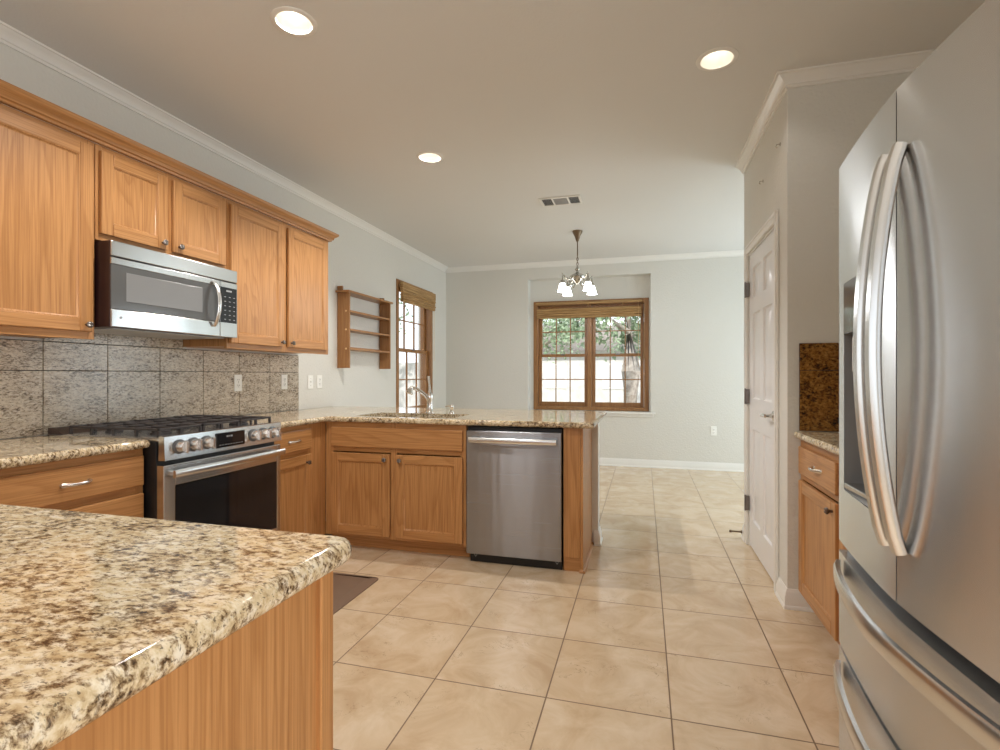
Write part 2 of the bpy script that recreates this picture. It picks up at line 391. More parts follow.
# far wall: shallow niche and window hole
NX0, NX1, NZ0, NZ1, ND = -1.544, .084, .69, 2.522, .15
BX0, BX1, BZ0, BZ1 = -1.497, .066, .715, 2.228
mb = MB(); y1 = YB + .3
mb.box(XL, YB, 0, NX0, y1, H); mb.box(NX1, YB, 0, XD + .2, y1, H); mb.box(NX0, YB, 0, NX1, y1, NZ0); mb.box(NX0, YB, NZ1, NX1, y1, H)
yn = YB + ND
mb.box(NX0, yn, NZ0, BX0, y1, NZ1); mb.box(BX1, yn, NZ0, NX1, y1, NZ1); mb.box(BX0, yn, BZ1, BX1, y1, NZ1); mb.box(BX0, yn, NZ0, BX1, y1, BZ0)
struct('wall_back', mb, PAINT)
# pantry block with door hole in its left face
DY0, DY1, DZ = 3.19, 3.99, 2.05
mb = MB()
mb.box(XP, YE, 0, XP + .12, DY0, H); mb.box(XP, DY1, 0, XP + .12, YF, H); mb.box(XP, DY0, DZ, XP + .12, DY1, H)
mb.box(XP + .12, YE, 0, XD + .2, YE + .12, H); mb.box(XP + .12, YF - .12, 0, XD + .2, YF, H)
struct('wall_pantry', mb, PAINT)
mb = MB(); mb.box(XR, YR - .2, 0, XR + .2, -1.72, H); mb.box(XR, .22, 0, XR + .2, YE, H); mb.box(XR, -1.72, 0, XR + .2, .22, .48); mb.box(XR, -1.72, 2.02, XR + .2, .22, H); struct('wall_right', mb, PAINT)
mb = MB(); mb.box(XD, YF, 0, XD + .2, 4.65, H); mb.box(XD, 6.85, 0, XD + .2, YB, H); mb.box(XD, 4.65, 2.25, XD + .2, 6.85, H); mb.box(XD, 4.65, 0, XD + .2, 6.85, .05)
struct('wall_dining', mb, PAINT)
mb = MB(); mb.box(XL, YR - .2, 0, -2.5, YR, H); mb.box(.7, YR - .2, 0, XR, YR, H); mb.box(-2.5, YR - .2, 2.25, .7, YR, H); mb.box(-2.5, YR - .2, 0, .7, YR, .55)
struct('wall_rear', mb, PAINT)
mb = MB(); mb.box(XL, 3.704, 0, -.312, 3.82, .876); struct('wall_peninsula', mb, PAINT)

def crown(path, name):
    # path: wall line points (x,y), room is on the left of the direction of travel
    prof = [(0.0, -.064), (.010, -.064), (.011, -.052), (.018, -.049), (.024, -.034), (.038, -.020), (.046, -.014), (.050, -.009), (.060, -.008), (.062, 0.0), (0, 0)]
    mb = MB(); n = len(prof); rows = []
    for i, p in enumerate(path):
        p = Vector(p); d0 = (p - Vector(path[i - 1])).normalized() if i else None
        d1 = (Vector(path[i + 1]) - p).normalized() if i < len(path) - 1 else None
        nn = []
        for d in (d0, d1):
            if d is not None: nn.append(Vector((-d.y, d.x)))
        if len(nn) == 2: k = (nn[0] + nn[1]); k = k / k.length_squared * 2
        else: k = nn[0]
        rows.append([(p.x + k.x * a, p.y + k.y * a, H + b) for a, b in prof])
    vs_ = [q for r in rows for q in r]; fs = []
    for i in range(len(rows) - 1):
        for q in range(n): fs.append((i * n + q, i * n + (q + 1) % n, (i + 1) * n + (q + 1) % n, (i + 1) * n + q))
    fs += [tuple(range(n)), tuple(len(vs_) - n + q for q in range(n))]
    mb.add(vs_, fs); return struct(name, mb, WHITE)
crown([(XL, YB - .0625), (XL, YR)], 'trim_1')
crown([(XD, YB), (XL, YB)], 'trim_2')
crown([(XR - .001, YE), (XP, YE), (XP, YF)], 'trim_3')

def baseboard(path, name, h=.085):
    prof = [(0, 0), (.016, 0), (.016, h * .62), (.012, h * .70), (.012, h * .80), (.007, h * .9), (.005, h), (0, h)]
    prof = [(0, 0), (.022, 0), (.022, .012), (.018, .018), (.016, .020)] + prof[2:]
    mb = MB(); n = len(prof); rows = []
    for i, p in enumerate(path):
        p = Vector(p); nn = []
        if i: d = (p - Vector(path[i - 1])).normalized(); nn.append(Vector((-d.y, d.x)))
        if i < len(path) - 1: d = (Vector(path[i + 1]) - p).normalized(); nn.append(Vector((-d.y, d.x)))
        k = nn[0] if len(nn) == 1 else (nn[0] + nn[1]) / (nn[0] + nn[1]).length_squared * 2
        rows.append([(p.x + k.x * a, p.y + k.y * a, b) for a, b in prof])
    vs_ = [q for r in rows for q in r]; fs = []
    for i in range(len(rows) - 1):
        for q in range(n): fs.append((i * n + q, i * n + (q + 1) % n, (i + 1) * n + (q + 1) % n, (i + 1) * n + q))
    fs += [tuple(range(n)), tuple(len(vs_) - n + q for q in range(n))]
    mb.add(vs_, fs); return struct(name, mb, WHITE)
baseboard([(XD - .05, YB), (XL, YB)], 'baseboard_back', .10)
baseboard([(XL, YB - .03), (XL, 3.83)], 'baseboard_left', .10)
baseboard([(.835, YE), (XP, YE), (XP, 3.125)], 'baseboard_pantry', .10)
baseboard([(-2.7, 3.82), (-.312, 3.82), (-.312, 3.704), (-.338, 3.704)], 'baseboard_peninsula', .10)

# ------------------------------------------------------------------ windows
def sash(mb, x0, x1, z0, z1, y, st=.045, bot=.06, top=.04, cols=3, rows=2, d=.03):
    mb.box(x0, y, z0, x0 + st, y + d, z1, .003); mb.box(x1 - st, y, z0, x1, y + d, z1, .003)
    mb.box(x0 + st, y, z0, x1 - st, y + d, z0 + bot, .003); mb.box(x0 + st, y, z1 - top, x1 - st, y + d, z1, .003)
    gx0, gx1, gz0, gz1 = x0 + st, x1 - st, z0 + bot, z1 - top
    mu = MB()
    for i in range(1, cols): xx = gx0 + (gx1 - gx0) * i / cols; mu.box(xx - .0065, y + .004, gz0, xx + .0065, y + .024, gz1)
    for j in range(1, rows): zz = gz0 + (gz1 - gz0) * j / rows; mu.box(gx0, y + .005, zz - .0065, gx1, y + .023, zz + .0065)
    gl = MB(); gl.box(gx0 - .005, y + .013, gz0 - .005, gx1 + .005, y + .017, gz1 + .005)
    return mu, gl
def window(name, label, loc, rotz, W, Hh, units, frame=.05, depth=.13, mull=.06, meet=None):
    root = bpy.data.objects.new(name, None); C.objects.link(root); root.location = loc; root.rotation_euler = (0, 0, rotz)
    root['kind'] = 'structure'; root['label'] = label; root['category'] = 'window'
    f = MB()
    f.box(0, 0, 0, frame, depth, Hh, .004); f.box(W - frame, 0, 0, W, depth, Hh, .004)
    f.box(frame, 0, Hh - frame, W - frame, depth, Hh, .004); f.box(frame, 0, 0, W - frame, depth, frame * .8, .004)
    uw = (W - 2 * frame - mull * (units - 1)) / units
    for i in range(1, units):
        x = frame + uw * i + mull * (i - 1); f.box(x, .0, frame * .8, x + mull, depth, Hh - frame, .004)
    part('window_frame', f, WOAK, root)
    zb, zt = frame * .8, Hh - frame; zm = meet if meet else (zb + zt) / 2
    for i in range(units):
        x0 = frame + (uw + mull) * i; x1 = x0 + uw
        for (a, b, yy, bo, tp) in ((zb, zm + .02, .05, .06, .04), (zm - .02, zt, .085, .04, .05)):
            m1 = MB(); mu, gl = sash(m1, x0 + .002, x1 - .002, a, b, yy, bot=bo, top=tp)
            so = part('sash', m1, WOAK, root); part('muntins', mu, WOAK, so); part('pane', gl, GLASS, so)
        k = MB(); k.box((x0 + x1) / 2 - .03, .035, zm + .001, (x0 + x1) / 2 + .03, .06, zm + .016, .004); part('sash_lock', k, PEWTER, root)
    return root
window('window_1', 'wide oak framed double window in the far dining wall niche', (BX0 + .002, yn - .012, BZ0 + .002), 0, BX1 - BX0 - .004, BZ1 - BZ0 - .004, 2, .062, .15, .055, .755)
window('window_2', 'narrow oak framed window in the left wall behind the sink', (XL + .012, WY0 + .002, WZ0 + .002), PI / 2, WY1 - WY0 - .004, WZ1 - WZ0 - .004, 1, .055, .16)
mb = MB(); mb.box(-1.575, YB - .045, .692, .145, YB - .001, .716, .004); mb.box(NX0 + .003, YB - .01, .692, NX1 - .003, yn - .002, .714); mb.box(-1.55, YB - .02, .655, .12, YB - .001, .691, .004)
struct('trim_4', mb, WHITE)
# woven shades
def shade(W, label, loc, rotz, head, proj, top, zdrop):
    t_ = thing('roman_shade', label, 'window shade', loc, rotz)
    h = MB(); h.box(0, -proj, -head, W, -.016, 0, .005); part('valance', h, BAMBOO, t_)
    r = MB()
    for i in range(4):
        y = -.016 - proj * .45 + .006 * (i % 2); z = -top - zdrop * (i + .5) / 4
        r.sweep([(.012, y, z), (W - .012, y, z)], [(proj * .36 * math.cos(2 * PI * k / 12), (zdrop / 7.2) * math.sin(2 * PI * k / 12)) for k in range(12)])
    part('gathered_slats', r, BAMBOO, t_)
    for x in (W * .18, W * .5, W * .82):
        c = MB(); c.box(x - .006, -.022, -top - .01, x + .006, -.018, -head + .002); part('lift_tape', c, BAMBOO, t_)
    c = MB(); c.tube([(W - .05, -.05, -head + .01), (W - .05, -.05, -.9)], .0022, 6); part('pull_cord', c, PEG, t_)
    return t_
shade(1.43, 'woven bamboo shade gathered up across the top of the wide far window', (-1.45, yn - .013, 2.205), 0, .035, .045, .088, .135)
shade(.99, 'woven bamboo shade gathered up over the narrow left window', (XL + .011, WY0 + .04, WZ1 - .03), PI / 2, .10, .055, .10, .13)
# unseen patio door frame, added around the dining fill lamp
root = bpy.data.objects.new('added_window_3', None); C.objects.link(root); root.location = (XD, 4.65, .05); root['kind'] = 'structure'; root['label'] = 'added unseen patio door opening in the right dining wall'; root['category'] = 'window'
f = MB(); f.box(.02, .002, 0.002, .12, .07, 2.198); f.box(.02, 2.13, .002, .12, 2.198, 2.198); f.box(.02, .07, 2.13, .12, 2.13, 2.198); f.box(.03, 1.06, .002, .11, 1.14, 2.13); part('door_frame', f, WHITE, root)

root = bpy.data.objects.new('added_window_4', None); C.objects.link(root); root.location = (XR, -1.72, .48); root['kind'] = 'structure'; root['label'] = 'added unseen window in the right wall beyond the refrigerator'; root['category'] = 'window'  # unseen window added to hold the side fill lamp
f = MB(); f.box(.02, .002, .002, .12, .06, 1.538); f.box(.02, 1.88, .002, .12, 1.938, 1.538); f.box(.02, .06, .002, .12, 1.88, .05); f.box(.02, .06, 1.49, .12, 1.88, 1.538); f.box(.03, .94, .05, .11, 1.0, 1.49); part('window_frame', f, WHITE, root)
# ------------------------------------------------------------------ pantry door
door = bpy.data.objects.new('door_1', None); C.objects.link(door); door.location = (XP, 3.99, 0); door.rotation_euler = (0, 0, -PI / 2)
door['kind'] = 'structure'; door['label'] = 'white six panel pantry door'; door['category'] = 'door'
# local x runs from the far hinge side to the near side, local y goes into the wall
DW = .80
mb = MB()
def casing(mb, x0, x1, z1, wd=.057):
    for (a, b, c_, d) in ((x0 - wd, x0, 0, z1 + wd), (x1, x1 + wd, 0, z1 + wd)):
        mb.box(a, -.016, c_, b, -.001, d, .004)
        mb.box(a + .004 if a < x0 - wd / 2 else b - .018, -.021, c_, a + .018 if a < x0 - wd / 2 else b - .004, -.015, d - .004, .002)
    mb.box(x0, -.016, z1, x1, -.001, z1 + wd, .004); mb.box(x0 - wd + .004, -.021, z1 + wd - .018, x1 + wd - .004, -.015, z1 + wd - .004, .002)
    mb.box(x0, -.001, 0, x0 + .014, .118, z1); mb.box(x1 - .014, -.001, 0, x1, .118, z1); mb.box(x0 + .014, -.001, z1 - .014, x1 - .014, .118, z1)
    mb.box(x0 + .014, .042, 0, x0 + .026, .08, z1 - .014); mb.box(x1 - .026, .042, 0, x1 - .014, .08, z1 - .014)
casing(mb, 0, DW, DZ)
part('casing', mb, WHITE, door)
sl = MB(); s0, s1, sz0, sz1 = .017, .783, .012, 2.033
cols_ = [(.125, .355), (.445, .675)]; rows_ = [(.20, .83), (1.04, 1.62), (1.725, 1.93)]
cx0, cx1 = [a + s0 - .01 for a, b in cols_], None
yf = .004
xs = [s0, .125, .355, .445, .675, s1]; zs = [sz0, .20, .83, 1.04, 1.62, 1.725, 1.93, sz1]
for i in range(5):
    for j in range(7):
        x0, x1, z0, z1 = xs[i], xs[i + 1], zs[j], zs[j + 1]
        if i in (1, 3) and j in (1, 3, 5):
            # moulded raised panel
            def ring(dx, yy): return [(x0 + dx, yy, z0 + dx), (x1 - dx, yy, z0 + dx), (x1 - dx, yy, z1 - dx), (x0 + dx, yy, z1 - dx)]
            lv = [ring(0, yf), ring(.008, yf + .011), ring(.020, yf + .0115), ring(.050, yf + .002)]
            vs_ = [p for r in lv for p in r]; fs = []
            for a in range(3):
                for q in range(4): fs.append((a * 4 + q, a * 4 + (q + 1) % 4, a * 4 + 4 + (q + 1) % 4, a * 4 + 4 + q))
            fs.append((12, 13, 14, 15)); sl.add(vs_, fs)
        else:
            sl.add([(x0, yf, z0), (x1, yf, z0), (x1, yf, z1), (x0, yf, z1)], [(0, 1, 2, 3)])
sl.box(s0, yf + .012, sz0, s1, yf + .036, sz1)
sl.add([(s0, yf, sz0), (s0, yf + .012, sz0), (s0, yf + .012, sz1), (s0, yf, sz1), (s1, yf, sz0), (s1, yf + .012, sz0), (s1, yf + .012, sz1), (s1, yf, sz1)], [(0, 1, 2, 3), (4, 5, 6, 7), (0, 4, 5, 1), (3, 7, 6, 2)])
slab = part('slab', sl, DOORWHITE, door)
for z in (.30, 1.05, 1.80):
    h = MB(); h.box(-.002, -.0225, z - .05, .020, .003, z + .05, .002); h.tube([(.010, -.024, z - .055), (.010, -.024, z + .055)], .006, 10); part('hinge', h, PEWTER, door, 'dark metal hinge')
lv = MB(); lv.lathe([(0, 0), (.030, 0), (.030, -.006), (.014, -.012), (.011, -.045), (0, -.045)], (.725, yf, .965), 20, 1)
lv.sweep([(.725, yf - .045, .965), (.69, yf - .052, .967), (.65, yf - .052, .963), (.61, yf - .046, .958)], [(.007 * math.cos(2 * PI * k / 10), .010 * math.sin(2 * PI * k / 10)) for k in range(10)], scale=[1.2, 1, .95, .8])
part('lever_handle', lv, CHROME, door, 'polished lever handle')

# ------------------------------------------------------------------ cabinet helpers (local: x right, y away from viewer, z up)
def knob_mb(x, y, z):
    m = MB(); m.lathe([(0, 0), (.007, 0), (.006, -.010), (.009, -.014), (.0145, -.018), (.0145, -.023), (.010, -.027), (0, -.028)], (x, y, z), 14, 1)
    for a in range(4):
        c_, s_ = math.cos(a * PI / 2 + PI / 4), math.sin(a * PI / 2 + PI / 4)
        m.lathe([(0, -.030), (.005, -.027), (.0055, -.022), (0, -.018)], (x + .0085 * c_, y, z + .0085 * s_), 8, 1)
    return m
def pull_mb(x, y, z, w=.10):
    m = MB(); n = 13; pts = []
    for i in range(n):
        tt = i / (n - 1); xx = x - w / 2 + w * tt; d = .026 * (1 - abs(2 * tt - 1) ** 3)
        pts.append((xx, y - d - .003, z))
    m.sweep(pts, [(.0045 * math.cos(2 * PI * k / 10), .0065 * math.sin(2 * PI * k / 10)) for k in range(10)], scale=[1.5, 1.1, 1, .95, .9, .9, .9, .9, .9, .95, 1, 1.1, 1.5])
    for s_ in (-1, 1): m.lathe([(0, 0), (.010, 0), (.008, -.006), (0, -.007)], (x + s_ * w / 2, y, z), 12, 1)
    return m
def panel_door(parent, x0, x1, z0, z1, y=0, knob=None, th=.020, st=.056):
    f = MB()
    yb, yf_ = y, y - th
    f.box(x0, yf_, z0, x0 + st, yb - .001, z1, .004, 0); f.box(x1 - st, yf_, z0, x1, yb - .001, z1, .004, 0)
    f.box(x0 + st, yf_, z1 - st, x1 - st, yb - .001, z1, .003, 1); f.box(x0 + st, yf_, z0, x1 - st, yb - .001, z0 + st, .003, 1)
    a, b, c_, d = x0 + st - .001, x1 - st + .001, z0 + st - .001, z1 - st + .001
    def ring(k, yy): return [(a + k, yy, c_ + k), (b - k, yy, c_ + k), (b - k, yy, d - k), (a + k, yy, d - k)]
    lvv = [ring(0, yf_ + .002), ring(.004, yf_ + .003), ring(.007, yf_ + .008), ring(.012, yf_ + .0105)]
    vs_ = [p for r in lvv for p in r]; fs = []
    for i in range(3):
        for q in range(4): fs.append((i * 4 + q, i * 4 + (q + 1) % 4, i * 4 + 4 + (q + 1) % 4, i * 4 + 4 + q))
    f.add(vs_, fs, 0)
    o = part('door', f, [OAKZ, OAKX], parent)
    p = MB(); p.box(a + .011, yf_ + .0105, c_ + .011, b - .011, yb - .002, d - .011); part('panel', p, OAKZ, o)
    if knob: part('knob', knob_mb(knob[0], yf_, knob[1]), PEWTER, o, 'dark pewter knob')
    return o
def drawer(parent, x0, x1, z0, z1, y=0, pull=None, th=.020):
    f = MB(); f.box(x0, y - th, z0, x1, y - .001, z1, .005)
    o = part('drawer', f, OAKX, parent)
    if pull: part('pull', pull_mb((x0 + x1) / 2 if pull is True else pull, y - th, (z0 + z1) / 2), NICKEL, o, 'satin nickel bow pull')
    return o
def frame_mb(W, Z0, Z1, stiles, rails, th=.019):
    # face frame: stiles (x0,x1) full height; rails (x0,x1,z0,z1)
    m = MB()
    for i_, (a, b) in enumerate(stiles): m.box(a, -.0008 if i_ > 1 else 0, Z0 - (.0004 if i_ > 1 else 0), b, th, Z1 + (.0004 if i_ > 1 else 0), .0015, 0)
    for a, b, c_, d in rails: m.box(a, 0, c_, b, th, d, .0015, 1)
    return m

# ---- upper cabinets along the left wall
XF = -2.42; UD = -XF + XL + 0.002; UD = abs(XF - XL) - .003
def upper(label, Y0, Y1, Z0, Z1, doors, mids=()):
    W = Y1 - Y0; t_ = thing('wall_cabinet', label, 'cabinet', (XF, Y0, Z0), PI / 2); h = Z1 - Z0
    b_ = MB(); b_.box(.001, .0195, .012, .017, UD, h, 0, 0); b_.box(W - .017, .0195, .012, W - .001, UD, h, 0, 0)
    b_.box(.017, .0195, .012, W - .017, UD, .026); b_.box(.017, .0195, h - .016, W - .017, UD, h); b_.box(.017, UD - .008, .026, W - .017, UD, h - .016)
    part('carcass', b_, OAKZ, t_)
    st = [(.001, .032), (W - .032, W - .001)] + [(m_ - .022, m_ + .022) for m_ in mids]
    part('face_frame', frame_mb(W, 0, h, st, [(.032, W - .032, 0, .036), (.032, W - .032, h - .05, h)]), [OAKZ, OAKX], t_)
    for (a, b, c_, d, k) in doors: panel_door(t_, a - Y0, b - Y0, c_ - Z0, d - Z0, 0, (k[0] - Y0, k[1] - Z0) if k else None)
    return t_
upper('tall oak wall cabinet left of the microwave', 1.10, 1.782, 1.362, 2.262, [(1.14, 1.762, 1.395, 2.236, (1.733, 1.425))])
upper('short oak wall cabinet with two doors above the microwave', 1.784, 2.556, 1.822, 2.262, [(1.80, 2.142, 1.852, 2.236, (2.112, 1.885)), (2.178, 2.536, 1.852, 2.236, (2.210, 1.885))], (.376,))
upper('tall oak wall cabinet with two doors right of the microwave', 2.558, 3.600, 1.362, 2.262, [(2.575, 3.052, 1.395, 2.236, (3.025, 1.425)), (3.10, 3.565, 1.395, 2.236, (3.127, 1.425))], (.518,))
mb = MB()
cp = [(0, -.002), (.018, -.002), (.021, .008), (.030, .012), (.034, .028), (.050, .040), (.056, .044), (.060, .055), (.060, .062), (0, .062)]
rows = []
for (x, y, kx, ky) in ((XF, 1.10, 1, 0), (XF, 3.600, 1, 1), (XL + .003, 3.600, 0, 1)):
    rows.append([(x + kx * a, y + ky * a, 2.263 + b + .002) for a, b in cp])
vs_ = [q for r in rows for q in r]; n = len(cp); fs = []
for i in range(2):
    for q in range(n): fs.append((i * n + q, i * n + (q + 1) % n, (i + 1) * n + (q + 1) % n, (i + 1) * n + q))
fs += [tuple(range(n)), tuple(2 * n + q for q in range(n))]
mb.add(vs_, fs)
solo('cabinet_crown', mb, OAKY, 'stepped oak crown molding along the top of the wall cabinets', 'cabinet molding')

# ------------------------------------------------------------------ microwave
mw = thing('microwave', 'stainless over the range microwave with dark glass door under short wall cabinet', 'microwave', (-2.33, 1.79, 1.42), PI / 2)
W, Hm = .756, .396
b_ = MB(); b_.box(0, .0085, 0, W, .415, Hm - .001, .003); part('case', b_, MAROON, mw, 'dark painted microwave case')
b_ = MB(); b_.box(0, 0, Hm - .0715, W, .008, Hm - .001, .004)
part('vent_strip', b_, STEEL_BRIGHT, mw)
b_ = MB()
for i in range(40): b_.box(.02 + i * .018, -.0008, Hm - .0765, .033 + i * .018, .006, Hm - .0735)
b_.box(0.004, .004, Hm - .0775, W - .004, .008, Hm - .0725); part('vent_slots', b_, BLACK, mw)
d_ = MB(); xw = .625
d_.box(0, 0, .0, xw, .008, .082, .004); d_.box(0, 0, Hm - .108, xw, .008, Hm - .078, .002)
do = part('door', d_, STEEL_BRIGHT, mw)
g = MB(); g.box(.0, .002, .083, xw, .0075, Hm - .109, .002); part('glass_border', g, GREYGLASS, do, 'dark grey glass border')
g = MB(); g.box(.07, -.0002, .122, .505, .004, Hm - .138, .002); part('screen_window', g, MESHGLASS, do, 'lighter grey screened window')
hd = MB(); pts = []
for i in range(15):
    tt = i / 14; z = .055 + .25 * tt; pts.append((.578, -.006 - .040 * math.sin(PI * tt) ** .7, z))
hd.sweep(pts, [(.012 * math.cos(2 * PI * k / 12), .006 * math.sin(2 * PI * k / 12)) for k in range(12)], (0, 1, 0)); part('handle', hd, STEEL_SOFT, do)
em = MB(); em.lathe([(0, -.001), (.006, -.001), (.006, .001), (0, .001)], (.045, 0, .045), 12, 1); part('emblem', em, MARK, do)
k_ = MB(); k_.box(xw + .002, 0, 0, W, .008, Hm - .078, .003); part('control_column', k_, STEEL_BRIGHT, mw)
k_ = MB(); k_.box(xw + .003, -.0012, .083, W - .006, .006, Hm - .109, .0005); kp = part('keypad', k_, BLACKGLASS, mw, 'black touch keypad')
for r in range(6):
    for c_ in range(3): k_ = MB(); k_.box(xw + .03 + c_ * .034, -.0022, .10 + r * .026, xw + .03 + c_ * .034 + .012, -.0011, .1035 + r * .026); part('key_mark', k_, MARK, kp)
k_ = MB(); k_.box(xw + .045, -.0022, .262, xw + .085, -.0011, .272); part('key_mark', k_, MARK, kp)
u_ = MB(); u_.box(.05, .05, -.006, W - .05, .38, -.0005, .002); part('underside_grille', u_, LGREY, mw)

# ------------------------------------------------------------------ base cabinets on the left wall
XB = -2.14; BD = abs(XB - XL) - .003; BH = .876
def base(label, loc, rotz, W, depth, doors=(), drawers=(), stiles=None, mids=(), toe=.075, zb=.092, rails=None, ends=True):
    t_ = thing('base_cabinet', label, 'cabinet', loc, rotz)
    b_ = MB(); b_.box(.001, .0195, zb, .018, depth, BH); b_.box(W - .018, .0195, zb, W - .001, depth, BH); b_.box(.018, .0195, zb, W - .018, depth, zb + .016); b_.box(.018, depth - .01, zb + .016, W - .018, depth, BH)
    part('carcass', b_, OAKZ, t_)
    st = stiles or ([(.001, .036), (W - .036, W - .001)] + [(m_ - .022, m_ + .022) for m_ in mids])
    part('face_frame', frame_mb(W, zb, BH, st, rails or [(st[0][1], st[1][0], zb, zb + .034), (st[0][1], st[1][0], .675, .713), (st[0][1], st[1][0], BH - .04, BH)]), [OAKZ, OAKX], t_)
    k_ = MB(); k_.box(.001, toe, 0, W - .001, toe + .016, zb - .001); part('toe_kick', k_, OAKX, t_)
    for a in drawers: drawer(t_, *a[:4], 0, a[4])
    for a in doors: panel_door(t_, *a[:4], 0, a[4])
    return t_
base('oak drawer base cabinet left of the range', (XB, 1.185, 0), PI / 2, .601, BD, [], [(.02, .59, .715, .847, True), (.02, .59, .42, .682, True), (.02, .59, .115, .39, True)],
     rails=[(.036, .565, .092, .126), (.036, .565, .385, .425), (.036, .565, .678, .72), (.036, .565, .836, .876)])
base('narrow oak base cabinet with one drawer right of the range', (XB, 2.556, 0), PI / 2, .598, BD, [(.02, .412, .112, .680, (.36, .63))], [(.02, .412, .715, .847, .235)], stiles=[(.001, .036), (.39, .597)])
base('oak sink base cabinet with two doors and false drawer front in the peninsula', (XB + .0, 3.155, 0), 0, 1.036, .54,
     [(.052, .500, .112, .668, (.468, .632)), (.544, 1.016, .112, .668, (.578, .632))], [(.052, 1.016, .708, .842, None)], mids=(.522,), stiles=[(.001, .06), (.998, 1.035), (.500, .544)])
ep = thing('end_panel', 'oak end panel closing the peninsula beside the dishwasher', 'cabinet panel', (-.476, 3.155, 0))
m = MB(); m.box(.001, 0, .085, .105, .019, .876, .0015); part('stile', m, OAKZ, ep)
m = MB(); m.box(.001, .012, 0, .105, .030, .084, .001); part('toe_block', m, OAKX, ep)
m = MB(); m.box(.106, 0, .0, .121, .547, .876, .0015); part('side_panel', m, OAKZ, ep)
m = MB(); m.prism([(.1215, .0), (.1215 + .014, 0), (.1215 + .014, .006), (.1215 + .008, .016), (.1215, .019)], 1, -.012, .546); m.prism([(-.012, 0), (-.0005, 0), (-.0005, .019), (-.006, .016), (-.012, .006)], 0, .10, .1215); part('shoe_molding', m, OAKY, ep)

# ------------------------------------------------------------------ counters
def offset_poly(poly, d):
    n = len(poly); out = []
    for i in range(n):
        p0, p1, p2 = Vector(poly[i - 1]), Vector(poly[i]), Vector(poly[(i + 1) % n])
        a = (p1 - p0).normalized(); b = (p2 - p1).normalized()
        na, nb = Vector((-a.y, a.x)), Vector((-b.y, b.x)); k = na + nb; k = k / k.length_squared * 2
        out.append((p1.x + k.x * d, p1.y + k.y * d))
    return out
def round_poly(poly, radii, seg=6):
    out = []; n = len(poly)
    for i in range(n):
        r = radii[i]
        if r <= 0: out.append(poly[i]); continue
        p0, p1, p2 = Vector(poly[i - 1]), Vector(poly[i]), Vector(poly[(i + 1) % n])
        a = (p0 - p1).normalized(); b = (p2 - p1).normalized()
        for k in range(seg + 1):
            tt = k / seg; q = p1 + a * r * (1 - tt) ** 2 + b * r * tt ** 2
            out.append((q.x, q.y))
    return out
def slab_top(poly, z0, z1, square=(), hole=None):
    # CCW outline; bullnose edge all round, kept inside the outline
    r = (z1 - z0) / 2; zc = (z0 + z1) / 2; K = 8; bm = bmesh.new(); loops = []
    for k in range(K + 1):
        a = -PI / 2 + PI * k / K
        o = offset_poly(poly, r * .8 * (1 - math.cos(a))); loops.append([bm.verts.new((x, y, zc + r * math.sin(a))) for x, y in o])
    n = len(poly)
    for a, b in zip(loops, loops[1:]):
        for i in range(n): bm.faces.new((a[i], a[(i + 1) % n], b[(i + 1) % n], b[i]))
    mb = MB().bm(bm); ins = offset_poly(poly, r * .8)
    loops_ = [ins] + ([hole] if hole else []); flat = [p for l_ in loops_ for p in l_]; q = len(flat)
    tri = tessellate_polygon([[Vector((*p, 0)) for p in l_] for l_ in loops_])
    for z in (z0, z1): mb.add([(*p, z) for p in flat], [tuple(t_) for t_ in tri], 0, False)
    if hole:
        h = len(hole); mb.add([(*p, z0) for p in hole] + [(*p, z1) for p in hole], [(i, (i + 1) % h, (i + 1) % h + h, i + h) for i in range(h)])
    return mb
CT, CB = .914, .878
solo('countertop', slab_top([(-2.751, 1.15), (-2.10, 1.15), (-2.10, 1.787), (-2.751, 1.787)], CB, CT), GRAN, 'granite countertop left of the range', 'countertop')
pen = round_poly([(-2.751, 2.556), (-2.10, 2.556), (-2.10, 3.118), (-.283, 3.118), (-.283, 4.187), (-2.751, 4.187)], [0, 0, .02, .03, .03, 0])
SX0, SX1, SY0, SY1 = -1.94, -1.21, 3.19, 3.56
hole = round_poly([(SX0, SY0), (SX1, SY0), (SX1, SY1), (SX0, SY1)], [.05] * 4, 4)
solo('countertop', slab_top(pen, CB, CT, hole=hole), GRAN, 'granite countertop of the corner and peninsula with the sink cutout', 'countertop')
# sink
sk = thing('kitchen_sink', 'stainless undermount sink in the peninsula counter', 'sink', (-1.575, 3.375, .70))
m = MB()
def rr(hx, hy, r): return round_poly([(-hx, -hy), (hx, -hy), (hx, hy), (-hx, hy)], [r] * 4, 4)
lvls = [(.385, .205, .06, .1765), (.362, .182, .05, .1765), (.355, .176, .05, .03), (.33, .155, .06, .006), (.02, .02, .01, 0.0)]
lo = [[(x, y, z) for x, y in rr(a, b, c_)] for a, b, c_, z in lvls]; n = len(lo[0]); vs_ = [p for l_ in lo for p in l_]; fs = []
for i in range(len(lo) - 1):
    for q in range(n): fs.append((i * n + q, i * n + (q + 1) % n, (i + 1) * n + (q + 1) % n, (i + 1) * n + q))
fs.append(tuple((len(lo) - 1) * n + q for q in range(n))); m.add(vs_, fs); part('basin', m, STEEL_SOFT, sk)
m = MB(); m.lathe([(0, .004), (.04, .004), (.043, .002), (.043, 0), (0, 0)], (0, 0, .004), 20); part('drain', m, CHROME, sk)
